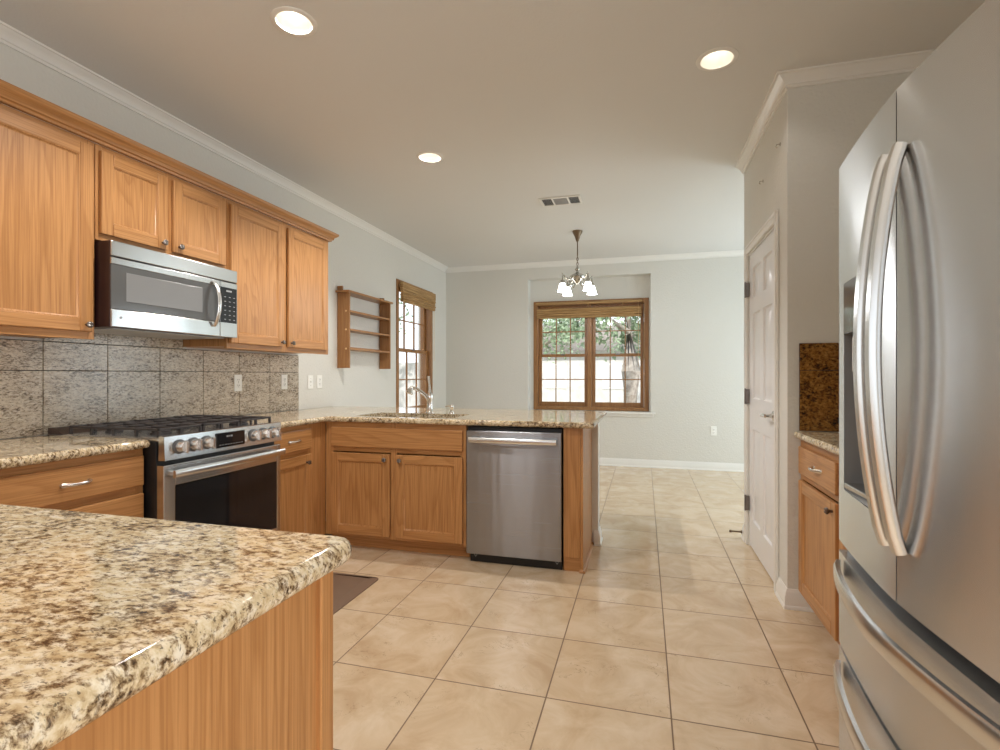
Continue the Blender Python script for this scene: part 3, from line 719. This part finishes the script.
# faucet
fc = thing('faucet', 'chrome faucet with angled spray spout behind the sink', 'faucet', (-1.555, 3.615, CT + .0005))
m = MB(); m.lathe([(0, 0), (.030, 0), (.030, .006), (.024, .012), (.021, .05), (.021, .10), (.023, .11), (.023, .135), (.016, .15), (0, .153)], (0, 0, 0), 20); part('body', m, CHROME, fc)
m = MB(); m.tube([(0, 0, .09), (-.03, -.02, .135), (-.06, -.05, .168), (-.085, -.08, .185), (-.105, -.10, .188)], .014, 12, scale=[1, 1, .95, .95, 1.0]); part('spout', m, CHROME, fc)
m = MB(); m.tube([(-.098, -.093, .193), (-.106, -.102, .183), (-.112, -.110, .165), (-.116, -.115, .150)], .016, 14, scale=[.7, 1.0, 1.5, 1.9]); part('spray_head', m, CHROME, fc)
m = MB(); m.tube([(0, 0, .15), (-.004, .004, .20), (-.012, .010, .25), (-.018, .014, .275)], .009, 10, scale=[1.5, .9, 1.0, 1.2]); part('lever', m, CHROME, fc)
solo('soap_dispenser', MB().lathe([(0, 0), (.022, 0), (.022, .006), (.013, .010), (.012, .035), (.016, .042), (.016, .055), (.010, .062), (0, .064)], (0, 0, 0), 16).tube([(0, 0, .052), (-.02, -.02, .056), (-.034, -.034, .050)], .006, 8), CHROME,
     'small chrome soap dispenser on the counter right of the faucet', 'soap dispenser', (-1.39, 3.64, CT + .0005))

# island
IP = round_poly([(-2.02, -1.2), (-.487, -1.2), (-.487, .822), (-2.02, .822)], [.03, .03, .045, .03])
solo('countertop', slab_top(IP, .874, CT), GRAN, 'large granite countertop of the near island', 'countertop')
isl = thing('island_cabinet', 'oak island cabinet under the near granite slab', 'cabinet', (-.520, .790, 0))
m = MB(); m.box(-1.46, -1.95, .0, -.031, -.02, .872); part('carcass', m, OAKZ, isl)
m = MB(); m.box(-.030, -1.95, 0, -.010, -.034, .872, .001); part('side_panel', m, OAKZ, isl)
m = MB(); m.box(-.018, -.036, 0, 0, 0, .872, .003); m.box(-1.46, -.019, 0, -.018, 0, .872, .001); part('corner_trim', m, OAKZ, isl)
# backsplashes
m = MB(); m.box(0, .009, 0, 2.515, .012, .447, 0, 1)
ys = [1.15, 1.474, 1.7805, 2.087, 2.3945, 2.705, 3.014, 3.322, 3.665]
zs = [CT + .001, 1.222, 1.361]
for a, b in zip(ys, ys[1:]):
    for c_, d in zip(zs, zs[1:]): m.box(a - 1.15 + .0025, 0, c_ - CT + .0, b - 1.15 - .0025, .010, d - CT - .0035, .0012, 0)
for a, b in ((1.785, 2.086), (2.088, 2.3935), (2.3955, 2.552)): m.box(a - 1.15, 0, .4475, b - 1.15, .010, .502, .0012, 0)
solo('backsplash', m, [GTILE_GLARE, GROUT], 'granite tile backsplash behind the range with glare painted grey beige', 'backsplash', (XL + .013, 1.15, CT + .001), PI / 2)
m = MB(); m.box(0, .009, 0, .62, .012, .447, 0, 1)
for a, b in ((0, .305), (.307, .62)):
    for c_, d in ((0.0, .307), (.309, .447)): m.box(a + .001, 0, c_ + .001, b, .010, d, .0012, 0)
solo('backsplash', m, [GBROWN_SHADE, GROUT], 'brown granite tile backsplash with painted shade on the pantry wall over the side counter', 'backsplash', (.766, YE - .013, CT + .001))

# ------------------------------------------------------------------ range
rg = thing('gas_range', 'stainless slide in gas range with black oven glass', 'range', (-2.03, 1.792, 0), PI / 2)
W = .758
m = MB(); m.box(.0, .043, .02, W, .69, .905, .003); part('body', m, BLACK, rg)
m = MB(); m.box(-.0, .031, .9055, W, .706, .918, .004); part('cooktop', m, STEEL_SOFT, rg)
m = MB(); m.prism([(.606, .9185), (.704, .9185), (.704, .948), (.660, .948)], 0, .004, W - .004); rv = part('rear_vent', m, plain('dark_bronze_trim', (0.11, 0.075, 0.06), 0.35, 0.6), rg, 'dark rear vent trim')
for i in range(5): m = MB(); m.box(.06 + i * .13, .668, .9475, .06 + i * .13 + .11, .694, .9487); part('vent_slot', m, BLACK, rv)
m = MB(); m.prism([(-.006, .822), (.030, .822), (.030, .905), (.030, .928), (.012, .930), (.0, .926)], 0, 0, W); cp_ = part('control_panel', m, STEEL_BRIGHT, rg)
m = MB(); m.box(.285, -.008, .838, .470, .0, .912, .002); ds = part('display', m, BLACKGLASS, rg, 'black glass control display')
for (a, b, c_, d) in [(.345, .357, .888, .896), (.362, .366, .888, .896), (.372, .384, .888, .896)] + [(.30 + i * .018, .309 + i * .018, .850, .853) for i in range(9)]:
    m = MB(); m.box(a, -.0092, c_, b, -.0078, d); part('display_mark', m, MARK, ds)
for x in (.075, .150, .225, .535, .610, .685):
    m = MB(); m.lathe([(0, 0), (.025, 0), (.023, -.026), (.020, -.030), (0, -.030)], (x, -.0095, .876), 24, 1)
    m.box(x - .007, -.056, .849, x + .007, -.036, .903, .005); kn = part('knob', m, STEEL_SOFT, rg)
    m = MB(); m.lathe([(0, 0), (.033, 0), (.033, -.004), (.028, -.0062), (0, -.0062)], (x, -.003, .876), 28, 1); part('knob_bezel', m, DGREY, kn, 'dark ring behind the knob')
m = MB(); fr = .055; z0, z1 = .165, .800
m.box(0.001, 0, z0, .058, .042, z1, .003); m.box(W - .030, 0, z0, W - .001, .042, z1, .003); m.box(.058, 0, .705, W - .030, .042, z1, .003); m.box(.058, 0, z0, W - .030, .042, .325, .003)
od = part('oven_door', m, STEEL_BRIGHT, rg)
m = MB(); m.box(.057, .003, .324, W - .029, .020, .706); part('oven_glass', m, BLACKGLASS, od, 'black oven window glass')
m = MB(); pts = [(.018 + (W - .036) * i / 16, -.038 - .006 * math.sin(PI * i / 16), .762) for i in range(17)]
m.sweep(pts, [(-.006, -.017), (.004, -.017), (.009, -.010), (.009, .010), (.004, .017), (-.006, .017)])
for x in (.05, W - .05): m.box(x - .014, -.036, .752, x + .014, .002, .772, .004)
part('handle', m, STEEL_SOFT, od)
m = MB(); m.box(0.001, 0.004, .045, W - .001, .04, .155, .003); part('bottom_drawer', m, STEEL_BRIGHT, rg)
for x in (.05, W - .05):
    for y in (.1, .62): m = MB(); m.lathe([(0, 0), (.018, 0), (.018, .012), (.010, .020), (0, .020)], (x, y, 0), 12); part('foot', m, BLACK, rg)
m = MB(); m.box(.012, .04, .9175, W - .012, .595, .921, .002); part('burner_tray', m, STEEL_SOFT, rg)
gw = (W - .03) / 3
for i in range(3):
    g = MB(); x0 = .015 + gw * i + .003; x1 = x0 + gw - .006; y0, y1 = .05, .59; zt = .962
    for (a, b, c_, d) in ((x0, y0, x1, y0 + .012), (x0, y1 - .012, x1, y1), (x0, y0, x0 + .012, y1), (x1 - .012, y0, x1, y1)): g.box(a, b, zt - .012, c_, d, zt - .002, .003)
    for y in (.186, .32, .454): g.box(x0, y - .005, zt - .011, x1, y + .005, zt, .003)
    xm = (x0 + x1) / 2
    for k in range(2): 
        xx = x0 + (x1 - x0) * (k + 1) / 3; g.box(xx - .004, y0, zt - .010, xx + .004, y1, zt, .003)
    for fx in (x0 + .006, x1 - .006, xm):
        for fy in (y0 + .006, .186, .32, .454, y1 - .006): g.box(fx - .006, fy - .006, .9212, fx + .006, fy + .006, zt - .012, .002)
    part('grate', g, IRON, rg)
for (x, y, r) in ((.136, .17, .045), (.136, .46, .036), (W / 2, .32, .052), (W - .136, .17, .05), (W - .136, .46, .036)):
    m = MB(); m.lathe([(0, 0), (r, 0), (r, .008), (r * .85, .010), (r * .85, .018), (r * .6, .022), (0, .022)], (x, y, .9212), 20); part('burner', m, IRON, rg)

# ------------------------------------------------------------------ dishwasher
dw = thing('dishwasher', 'stainless dishwasher with bar handle in the peninsula', 'dishwasher', (-1.099, 3.155, 0))
W = .618
m = MB(); m.box(.004, .012, .075, W - .004, .53, .868, .002); part('tub', m, BLACK, dw)
m = MB(); m.box(.002, -.022, .058, W - .002, .011, .846, .005); dd = part('door', m, STEEL_DARK, dw)
m = MB(); pts = []
for i in range(17):
    tt = i / 16; pts.append((.03 + (W - .06) * tt, -.050 - .008 * math.sin(PI * tt), .790))
m.sweep(pts, [(.006, -.016), (.010, -.010), (.010, .010), (.006, .016), (-.006, .016), (-.008, .010), (-.008, -.010), (-.006, -.016)])
for x in (.05, W - .05): m.box(x - .018, -.052, .780, x + .018, -.02, .800, .004)
part('handle', m, STEEL_SOFT, dd)
m = MB(); m.box(.02, .015, .0, W - .004, .03, .074, .001); tk = part('toe_plate', m, BLACK, dw, 'black toe plate')
for x in (.055, W - .035):
    m = MB(); m.lathe([(.006, .013), (.010, .013), (.010, .0155), (.006, .0155)], (x, 0, .045), 12, 1, ring=True); m.box(x - .002, .0125, .030, x + .002, .0155, .036); part('adjuster', m, MARK, tk)

# ------------------------------------------------------------------ side counter on the right
base('light oak base cabinet with drawer beside the refrigerator', (.772, 2.960, 0), -PI / 2, 1.245, XR - .775, [(.036, .560, .112, .672, (.528, .636)), (.60, 1.21, .112, .672, (1.178, .636))],
     [(.036, .560, .706, .842, .335), (.60, 1.21, .706, .842, True)], stiles=[(.001, .036), (1.209, 1.244), (.560, .60)])
solo('countertop', slab_top([(.738, 1.715), (1.397, 1.715), (1.397, 2.950), (.738, 2.950)], CB, CT), GRAN, 'granite countertop between the refrigerator and pantry wall', 'countertop')

# ------------------------------------------------------------------ refrigerator
FW = .876
fg = thing('refrigerator', 'large stainless french door refrigerator with two bottom drawers', 'refrigerator', (.53, 1.666, 0), -PI / 2)
def bow(x): return -.036 * (1 - abs((x - FW / 2) / (FW / 2)) ** 1.45)
def curved(x0, x1, z0, z1, yb=.055, n=14, off=0.0, mbx=None):
    m = mbx or MB(); xs_ = [x0 + (x1 - x0) * i / n for i in range(n + 1)]
    poly = [(x, bow(x) + off) for x in xs_]
    e = .006
    if x0 <= .003: poly[0] = (x0, poly[0][1] + e); poly.insert(1, (x0 + e * .8, bow(x0) + off))
    if x1 >= FW - .003: poly[-1] = (x1, poly[-1][1] + e); poly.insert(-1, (x1 - e * .8, bow(x1) + off))
    poly += [(x1, yb), (x0, yb)]
    return m.prism(poly, 2, z0, z1)
m = MB(); m.box(.012, .062, .055, FW - .012, .755, 1.755, .004); part('case', m, DGREY, fg)
m = MB(); m.box(.03, .05, .0, FW - .03, .60, .054); part('toe_grille', m, BLACK, fg)
ZS, ZT = .738, 1.78
hx0, hx1, hz0, hz1 = .066, .348, .89, 1.31
m = MB(); curved(0, .4365, ZS, hz0, mbx=m); curved(0, .4365, 1.447, ZT, mbx=m); curved(0, hx0, hz0, 1.447, n=4, mbx=m); curved(hx1, .4365, hz0, 1.447, n=4, mbx=m)
d1 = part('door', m, STEEL, fg, 'left refrigerator door with water dispenser')
m = MB(); curved(hx0 + .0005, hx1 - .0005, hz1, 1.446, .05, 8, -.001, m); dp = part('dispenser_panel', m, GREYGLASS, d1, 'glossy dispenser touch panel')
m = MB()
yb = .048
hx0 += .0012; hx1 -= .0012; hz0 += .0012; hz1 -= .0012
m.add([(hx0, bow(hx0), hz0), (hx1, bow(hx1), hz0), (hx1, yb, hz0 + .02), (hx0, yb, hz0 + .02), (hx0, bow(hx0), hz1), (hx1, bow(hx1), hz1), (hx1, yb, hz1), (hx0, yb, hz1)],
      [(3, 2, 6, 7), (0, 3, 7, 4), (1, 5, 6, 2), (4, 7, 6, 5), (0, 1, 2, 3)])
part('dispenser_recess', m, plain('dispenser_grey', (0.24, 0.245, 0.25), 0.35), d1, 'dark grey dispenser recess')
m = MB(); m.box(.10, -.004, 1.20, .31, .046, 1.308, .012); m.tube([(.21, .015, 1.205), (.21, .012, 1.17)], .018, 12); part('dispenser_chute', m, LGREY, d1, 'pale grey water and ice chute')
m = MB(); m.box(hx0 + .012, -.012, hz0 + .006, hx1 - .012, .044, hz0 + .020, .003); part('drip_tray', m, STEEL_SOFT, d1)
m = MB(); curved(.4405, FW, ZS, ZT, mbx=m); d2 = part('door', m, STEEL, fg, 'right refrigerator door')
def vhandle(x, parent):
    m = MB(); pts = []; sc_ = []
    for i in range(25):
        tt = i / 24; z = .85 + (1.652 - .85) * tt; pts.append((x, bow(x) - .010 - .046 * math.sin(PI * tt) ** .75, z)); sc_.append(1)
    m.sweep(pts, [(.014, -.007), (.015, .001), (.010, .011), (-.010, .011), (-.015, .001), (-.014, -.007), (-.008, -.012), (.008, -.012)], (0, -1, 0)); return part('handle', m, STEEL_SOFT, parent, 'bowed steel bar handle')
vhandle(.417, d1); vhandle(.476, d2)
for (z0, z1, zh, lab) in ((.452, .708, .672, 'upper freezer drawer'), (.075, .440, .395, 'lower freezer drawer')):
    m = MB(); curved(0, FW, z0, z1, n=20, mbx=m); dr = part('freezer_drawer', m, STEEL, fg, lab)
    m = MB(); pts = []
    for i in range(25):
        tt = i / 24; x = .045 + (FW - .09) * tt; pts.append((x, bow(x) - .008 - .036 * math.sin(PI * tt) ** .6, zh))
    m.sweep(pts, [(-.005, -.021), (.005, -.021), (.009, -.014), (.009, .014), (.005, .021), (-.005, .021)], (0, 0, 1)); part('handle', m, STEEL_SOFT, dr, 'bowed steel bar handle')
for z0, z1 in ((.7095, .7365), (.4415, .4505)): m = MB(); m.box(.004, .02, z0, FW - .004, .061, z1); part('gasket', m, BLACK, fg)
for x in (.02, FW - .10): m = MB(); m.box(x, .03, 1.7805, x + .08, .16, 1.80, .006); part('hinge_cover', m, DGREY, fg)

# ------------------------------------------------------------------ wall rack
rk = thing('wall_shelf', 'open oak wall rack with three shelves between cabinet and window', 'shelf', (XL + .13, 4.235, 1.265), PI / 2)
W = .815
for x in (0, W - .02):
    m = MB(); m.box(x, 0.002, 0, x + .02, .128, .70, .002); m.box(x, .075, .7205, x + .02, .128, .765, .003); so = part('side_board', m, ROAK, rk)
    if x == 0:
        for z in (.179, .358, .53): m = MB(); m.lathe([(0, -.004), (.009, -.003), (.009, .001), (0, .001)], (-.001, .035, z), 12, 0); part('peg', m, PEG, so, 'pale wooden peg end')
m = MB(); m.box(-.03, -.012, .7005, W + .03, .128, .7200, .003); part('top_shelf', m, ROAKX, rk)
for z in (.179, .358, .53):
    m = MB(); m.box(.021, .0, z - .009, W - .021, .128, z + .009, .002); m.box(.021, .12, z + .009, W - .021, .128, z + .028, .001); part('shelf', m, ROAKX, rk)

# ------------------------------------------------------------------ outlets and switches
def plate(name, label, cat, loc, rotz, kind):
    t_ = thing(name, label, cat, loc, rotz)
    m = MB(); m.box(-.035, -.006, -.058, .035, 0, .058, .004); part('cover_plate', m, PLATE, t_)
    if kind == 'outlet':
        for z in (-.020, .020):
            m = MB(); m.box(-.016, -.0075, z - .014, .016, -.004, z + .014, .003); r = part('receptacle', m, PLATE, t_)
            m = MB(); m.box(-.008, -.0082, z - .002, -.005, -.007, z + .008); m.box(.005, -.0082, z - .002, .008, -.007, z + .008); m.box(-.002, -.0082, z - .011, .002, -.007, z - .006); part('slots', m, PLATEDARK, r)
    else:
        m = MB(); m.box(-.006, -.018, -.006, .006, -.005, .012, .002); part('toggle', m, PLATE, t_)
    m = MB()
    for z in ((0,) if kind == 'outlet' else (-.03, .03)): m.lathe([(0, -.0072), (.003, -.007), (.003, -.005), (0, -.005)], (0, 0, z), 10, 1)
    part('screw', m, NICKEL, t_)
    return t_
plate('wall_outlet', 'white outlet on the backsplash under the right wall cabinet nearer the range', 'outlet', (XL + .0135, 2.997, 1.145), PI / 2, 'outlet')
plate('wall_outlet', 'white outlet near the right end of the backsplash', 'outlet', (XL + .0135, 3.481, 1.145), PI / 2, 'outlet')
plate('light_switch', 'white switch plate just right of the backsplash', 'light switch', (XL + .0005, 3.832, 1.140), PI / 2, 'switch')
plate('wall_outlet', 'white outlet on the wall below the shelf rack beside a switch plate', 'outlet', (XL + .0005, 3.959, 1.140), PI / 2, 'outlet')
plate('wall_outlet', 'white outlet low on the far dining wall near the pantry door', 'outlet', (.845, YB - .0005, .496), 0, 'outlet')
for z, y, lab in ((2.448, 3.10, 'small screw hook high on the pantry wall nearer the corner'), (2.40, 3.52, 'small screw hook above the middle of the pantry door')):
    m = MB(); m.lathe([(0, -.006), (.009, -.005), (.009, 0), (0, 0)], (0, 0, 0), 10, 0); m.tube([(-.005, 0, 0), (-.02, 0, 0), (-.024, 0, -.012), (-.016, 0, -.018)], .003, 8)
    solo('screw_hook', m, NICKEL, lab, 'hook', (XP - .0005, y, z))
m = MB(); m.lathe([(0, 0), (.012, 0), (.012, -.006), (.006, -.010), (.006, -.07), (.010, -.072), (.010, -.085), (0, -.087)], (0, 0, 0), 12, 0)
solo('door_stop', m, BRONZE, 'dark spring door stop low on the pantry wall beyond the door', 'door stop', (XP - .023, 4.11, .055))
baseboard([(XP, 4.052), (XP, YF - .001)], 'baseboard_right', .10)

# floor mat
mp_ = round_poly([(-1.93, 1.86), (-1.497, 1.86), (-1.497, 2.752), (-1.93, 2.752)], [.04] * 4, 5)
bm = bmesh.new(); lo = []
for d, z in ((0, 0), (0, .004), (.05, .016), (.052, .0155), (.056, .0155), (.058, .017)): lo.append([bm.verts.new((x, y, z + .0005)) for x, y in offset_poly(mp_, d)])
n = len(mp_)
for a, b in zip(lo, lo[1:]):
    for i in range(n): bm.faces.new((a[i], a[(i + 1) % n], b[(i + 1) % n], b[i]))
bm.faces.new(lo[-1]); bm.faces.new(lo[0][::-1])
solo('floor_mat', MB().bm(bm), RUBBER, 'flat brown floor mat in front of the range', 'mat')

# ------------------------------------------------------------------ recessed lights, vent, chandelier
rl = None
labs = ['recessed ceiling light above the range side, nearest on the left', 'recessed ceiling light near the pantry corner on the right', 'recessed ceiling light over the peninsula, farthest and smallest',
        'recessed ceiling light over the near island']
for i, (cx, cy) in enumerate(CANS):
    if rl is None:
        rl = thing('recessed_light', labs[0], 'ceiling light', (cx, cy, H), 0, 'recessed ceiling lights')
        m = MB(); m.lathe([(.0776, -.0005), (.0776, -.006), (.084, -.007), (.096, -.003), (.097, -.0005), (.0775, -.0005)][:-1], (0, 0, 0), 40, ring=True); part('trim_ring', m, WHITE, rl)
        m = MB(); m.lathe([(.0772, -.005), (.0745, -.005), (.062, .075), (.056, .085), (.058, .090), (.0772, .090)], (0, 0, 0), 40, ring=True); part('baffle', m, BAFFLE, rl)
        m = MB(); m.lathe([(0, .068), (.030, .070), (.052, .076), (.0575, .084), (0, .086)], (0, 0, 0), 32); part('lens', m, BULB, rl)
    else:
        dup(rl, (cx, cy, H), labs[i])
for i_, o in enumerate([o for o in S.objects if o.name.startswith('recessed_light') and o.type == 'EMPTY']):
    dl = lamp('downlight', 'SPOT', (0, 0, .022), (0, 0, 0), 4.3 * CAN_POWER * CAN_DIM[i_], WARM, .02, parent=o); dl.data.spot_size = math.radians(134); dl.data.spot_blend = .45
vt = thing('ceiling_vent', 'white rectangular ceiling air vent before the chandelier', 'vent', (-.705, 4.54, H))
m = MB(); a, b = .18, .105
for (x0, y0, x1, y1) in ((-a, -b, a, -b + .02), (-a, b - .02, a, b), (-a, -b + .02, -a + .02, b - .02), (a - .02, -b + .02, a, b - .02), (-.075, -b + .02, -.06, b - .02), (.06, -b + .02, .075, b - .02)): m.box(x0, y0, -.010, x1, y1, -.0005, .002)
part('frame', m, WHITE, vt)
m = MB(); m.box(-a + .015, -b + .015, -.003, a - .015, b - .015, -.0006); part('duct', m, PLATEDARK, vt)
m = MB()
for i in range(9):
    for x0 in (-a + .022 + i * .009, .08 + i * .009): m.add([(x0, -b + .02, -.004), (x0 + .004, -b + .02, -.010), (x0 + .004, b - .02, -.010), (x0, b - .02, -.004), (x0 + .001, -b + .02, -.004), (x0 + .005, -b + .02, -.010), (x0 + .005, b - .02, -.010), (x0 + .001, b - .02, -.004)], [(0, 1, 2, 3), (4, 7, 6, 5), (0, 3, 7, 4), (1, 5, 6, 2), (0, 4, 5, 1), (3, 2, 6, 7)])
for i in range(14):
    y0 = -b + .024 + i * .0115; m.box(-.06, y0, -.009, .06, y0 + .003, -.004)
part('louvers', m, LGREY, vt)

ch = thing('chandelier', 'four light bronze and silver chandelier with white glass shades in the dining room', 'chandelier', (-.684, 5.549, H))
m = MB(); m.lathe([(0, -.0005), (.055, -.0005), (.055, -.010), (.046, -.03), (.030, -.06), (.022, -.085), (.016, -.105), (.010, -.115), (0, -.115)], (0, 0, 0), 8); part('canopy', m, BRONZE, ch)
m = MB(); m.tube([(0, 0, -.11), (0, 0, -.265)], .006, 8)
for i in range(4):
    z = -.275 - i * .026
    pts = [(.009 * math.cos(q) * (1 if i % 2 else 0), .009 * math.cos(q) * (0 if i % 2 else 1), z + .018 * math.sin(q)) for q in [2 * PI * k / 10 for k in range(10)]]
    m.tube(pts, .0032, 6, closed=True, up=(1, 0, 0) if not i % 2 else (0, 1, 0))
part('stem', m, BRONZE, ch)
m = MB(); m.lathe([(0, -.325), (.008, -.325), (.012, -.345), (.028, -.362), (.026, -.372), (.012, -.385), (.016, -.398), (.040, -.412), (.075, -.432), (.090, -.448), (.085, -.462), (.055, -.475), (.030, -.50), (.014, -.515), (.010, -.53), (0, -.535)], (0, 0, -.045), 24); part('body', m, SILVER, ch)
r_ = Vector((math.cos(.2713), math.sin(.2713), 0)); f_ = Vector((-math.sin(.2713), math.cos(.2713), 0))
for (a, b) in ((-.09, .18), (.18, .09), (.09, -.18), (-.18, -.09)):
    d = (r_ * a + f_ * b).normalized()
    m = MB(); P = lambda r, z: tuple(d * r + Vector((0, 0, z - .045)))
    m.tube([P(.06, -.455), P(.10, -.485), P(.14, -.475), P(.175, -.44), P(.185, -.445), P(.190, -.475), P(.190, -.50)], .0085, 10, scale=[1.2, 1, 1, .9, .9, 1, 1.3])
    m.tube([P(.05, -.47), P(.045, -.52), P(.075, -.55), P(.10, -.535), P(.095, -.51)], .006, 8)
    m.lathe([(0, -.43), (.007, -.435), (.004, -.45), (0, -.452)], (d.x * .188, d.y * .188, -.033), 10)
    ar = part('arm', m, SILVER, ch)
    c = d * .190
    m = MB(); m.lathe([(0, -.495), (.020, -.497), (.024, -.510), (.026, -.53), (0, -.53)], (c.x, c.y, -.045), 16); part('socket', m, SILVER, ar)
    m = MB(); m.lathe([(.024, -.525), (.028, -.535), (.038, -.565), (.044, -.590), (.049, -.608), (.054, -.618), (.051, -.618), (.045, -.606), (.040, -.588), (.034, -.563), (.024, -.538), (.021, -.530)], (c.x, c.y, -.045), 24, ring=True); sh = part('shade', m, SHADE, ch, 'glowing white glass bell shade')
    m = MB(); m.lathe([(0, -.54), (.014, -.545), (.022, -.575), (.018, -.60), (0, -.61)], (c.x, c.y, -.045), 14); part('bulb', m, BULB, sh)
    lamp('chandelier_glow', 'POINT', (c.x, c.y, -.672), (0, 0, 0), 4.2, (.95, .97, 1.0), .028, parent=ch)


# ------------------------------------------------------------------ outside the windows
mb = MB(); mb.box(-40, -20, -.5, XL - .25, 60, -.35); mb.box(XL - .25, YB + .4, -.5, 40, 60, -.35); struct('ground', mb, LAWN)
def tree(loc, hgt, spread, leaves, label, rr_=.2, seed=1, z0=2.2):
    rnd = random.Random(seed)
    t_ = thing('tree', label, 'tree', loc, 0, 'trees outside the windows')
    m = MB(); m.tube([(0, 0, 0), (.05, .02, hgt * .25), (-.04, .05, hgt * .5), (.06, 0, hgt * .8)], rr_, 10, scale=[1.3, 1, .8, .35])
    ends = []
    for i in range(11):
        z = hgt * (.32 + .06 * i * .9); a = rnd.uniform(0, 2 * PI); l_ = spread * rnd.uniform(.55, 1)
        p1 = Vector((math.cos(a) * l_ * .5, math.sin(a) * l_ * .5, z + .35)); p2 = Vector((math.cos(a) * l_, math.sin(a) * l_, z + rnd.uniform(.1, .9)))
        m.tube([(0, 0, z), p1, p2], rr_ * .3, 7, scale=[1, .6, .25]); ends += [p1, p2, (p1 + p2) / 2]
    part('trunk', m, BARK, t_)
    if leaves:
        m = MB(); 
        for k in range(leaves):
            e = rnd.choice(ends); g = lambda s_: rnd.gauss(0, s_)
            c = e + Vector((g(.28), g(.28), g(.3)))
            if c.z < z0: c.z = z0 + rnd.random() * .6
            u = Vector((g(1), g(1), g(1))).normalized() * rnd.uniform(.045, .09); v = u.cross(Vector((g(1), g(1), g(1)))).normalized() * rnd.uniform(.022, .045)
            m.add([c - u, c + v, c + u, c - v], [(0, 1, 2, 3)])
        part('foliage', m, LEAF, t_)
    return t_
G0 = -.35
tree((-.30, 11.0, G0), 6.5, 1.6, 6500, 'tree with pale trunk outside the right half of the far window', .20, 3, 1.9)
tree((-3.3, 15.5, G0), 6.0, 1.6, 6500, 'leafy tree outside the left half of the far window', .16, 5, 1.1)
tree((1.6, 18.5, G0), 6.5, 1.8, 5500, 'leafy tree farther back at the right of the far window', .2, 8, 1.5)
tree((-6.9, 11.2, G0), 6.0, 1.7, 1500, 'sparse tree outside the narrow left window', .14, 11, 1.8)
hs = thing('house', 'pale neighbour house seen beyond the trees through the far window', 'house', (-1.5, 25, G0))
m = MB(); m.box(-5, 0, 0, 7, 6, 2.7); hw = part('walls', m, SIDING, hs)
m = MB(); m.prism([(-.5, 2.7), (3, 4.3), (6.5, 2.7)], 0, -5.4, 7.4); part('roof', m, ROOFM, hs)
for x in (-3.2, -.4, 2.4):
    m = MB(); m.box(x, -.04, .9, x + 1.1, -.001, 2.1); fo = part('house_window', m, WHITE, hs)
    m = MB(); m.box(x + .08, -.05, .98, x + .52, -.041, 2.02); m.box(x + .58, -.05, .98, x + 1.02, -.041, 2.02); part('house_pane', m, LGREY, fo)
m = MB()
for i in range(30): m.box(-14 + i * .3, 0, 0, -14 + i * .3 + .28, .03, 1.9)
m.box(-14, .03, .4, -5, .07, .5); m.box(-14, .03, 1.4, -5, .07, 1.5)
solo('fence', m, SIDING, 'pale board fence beyond the narrow left window', 'fence', (0, 13.5, G0))
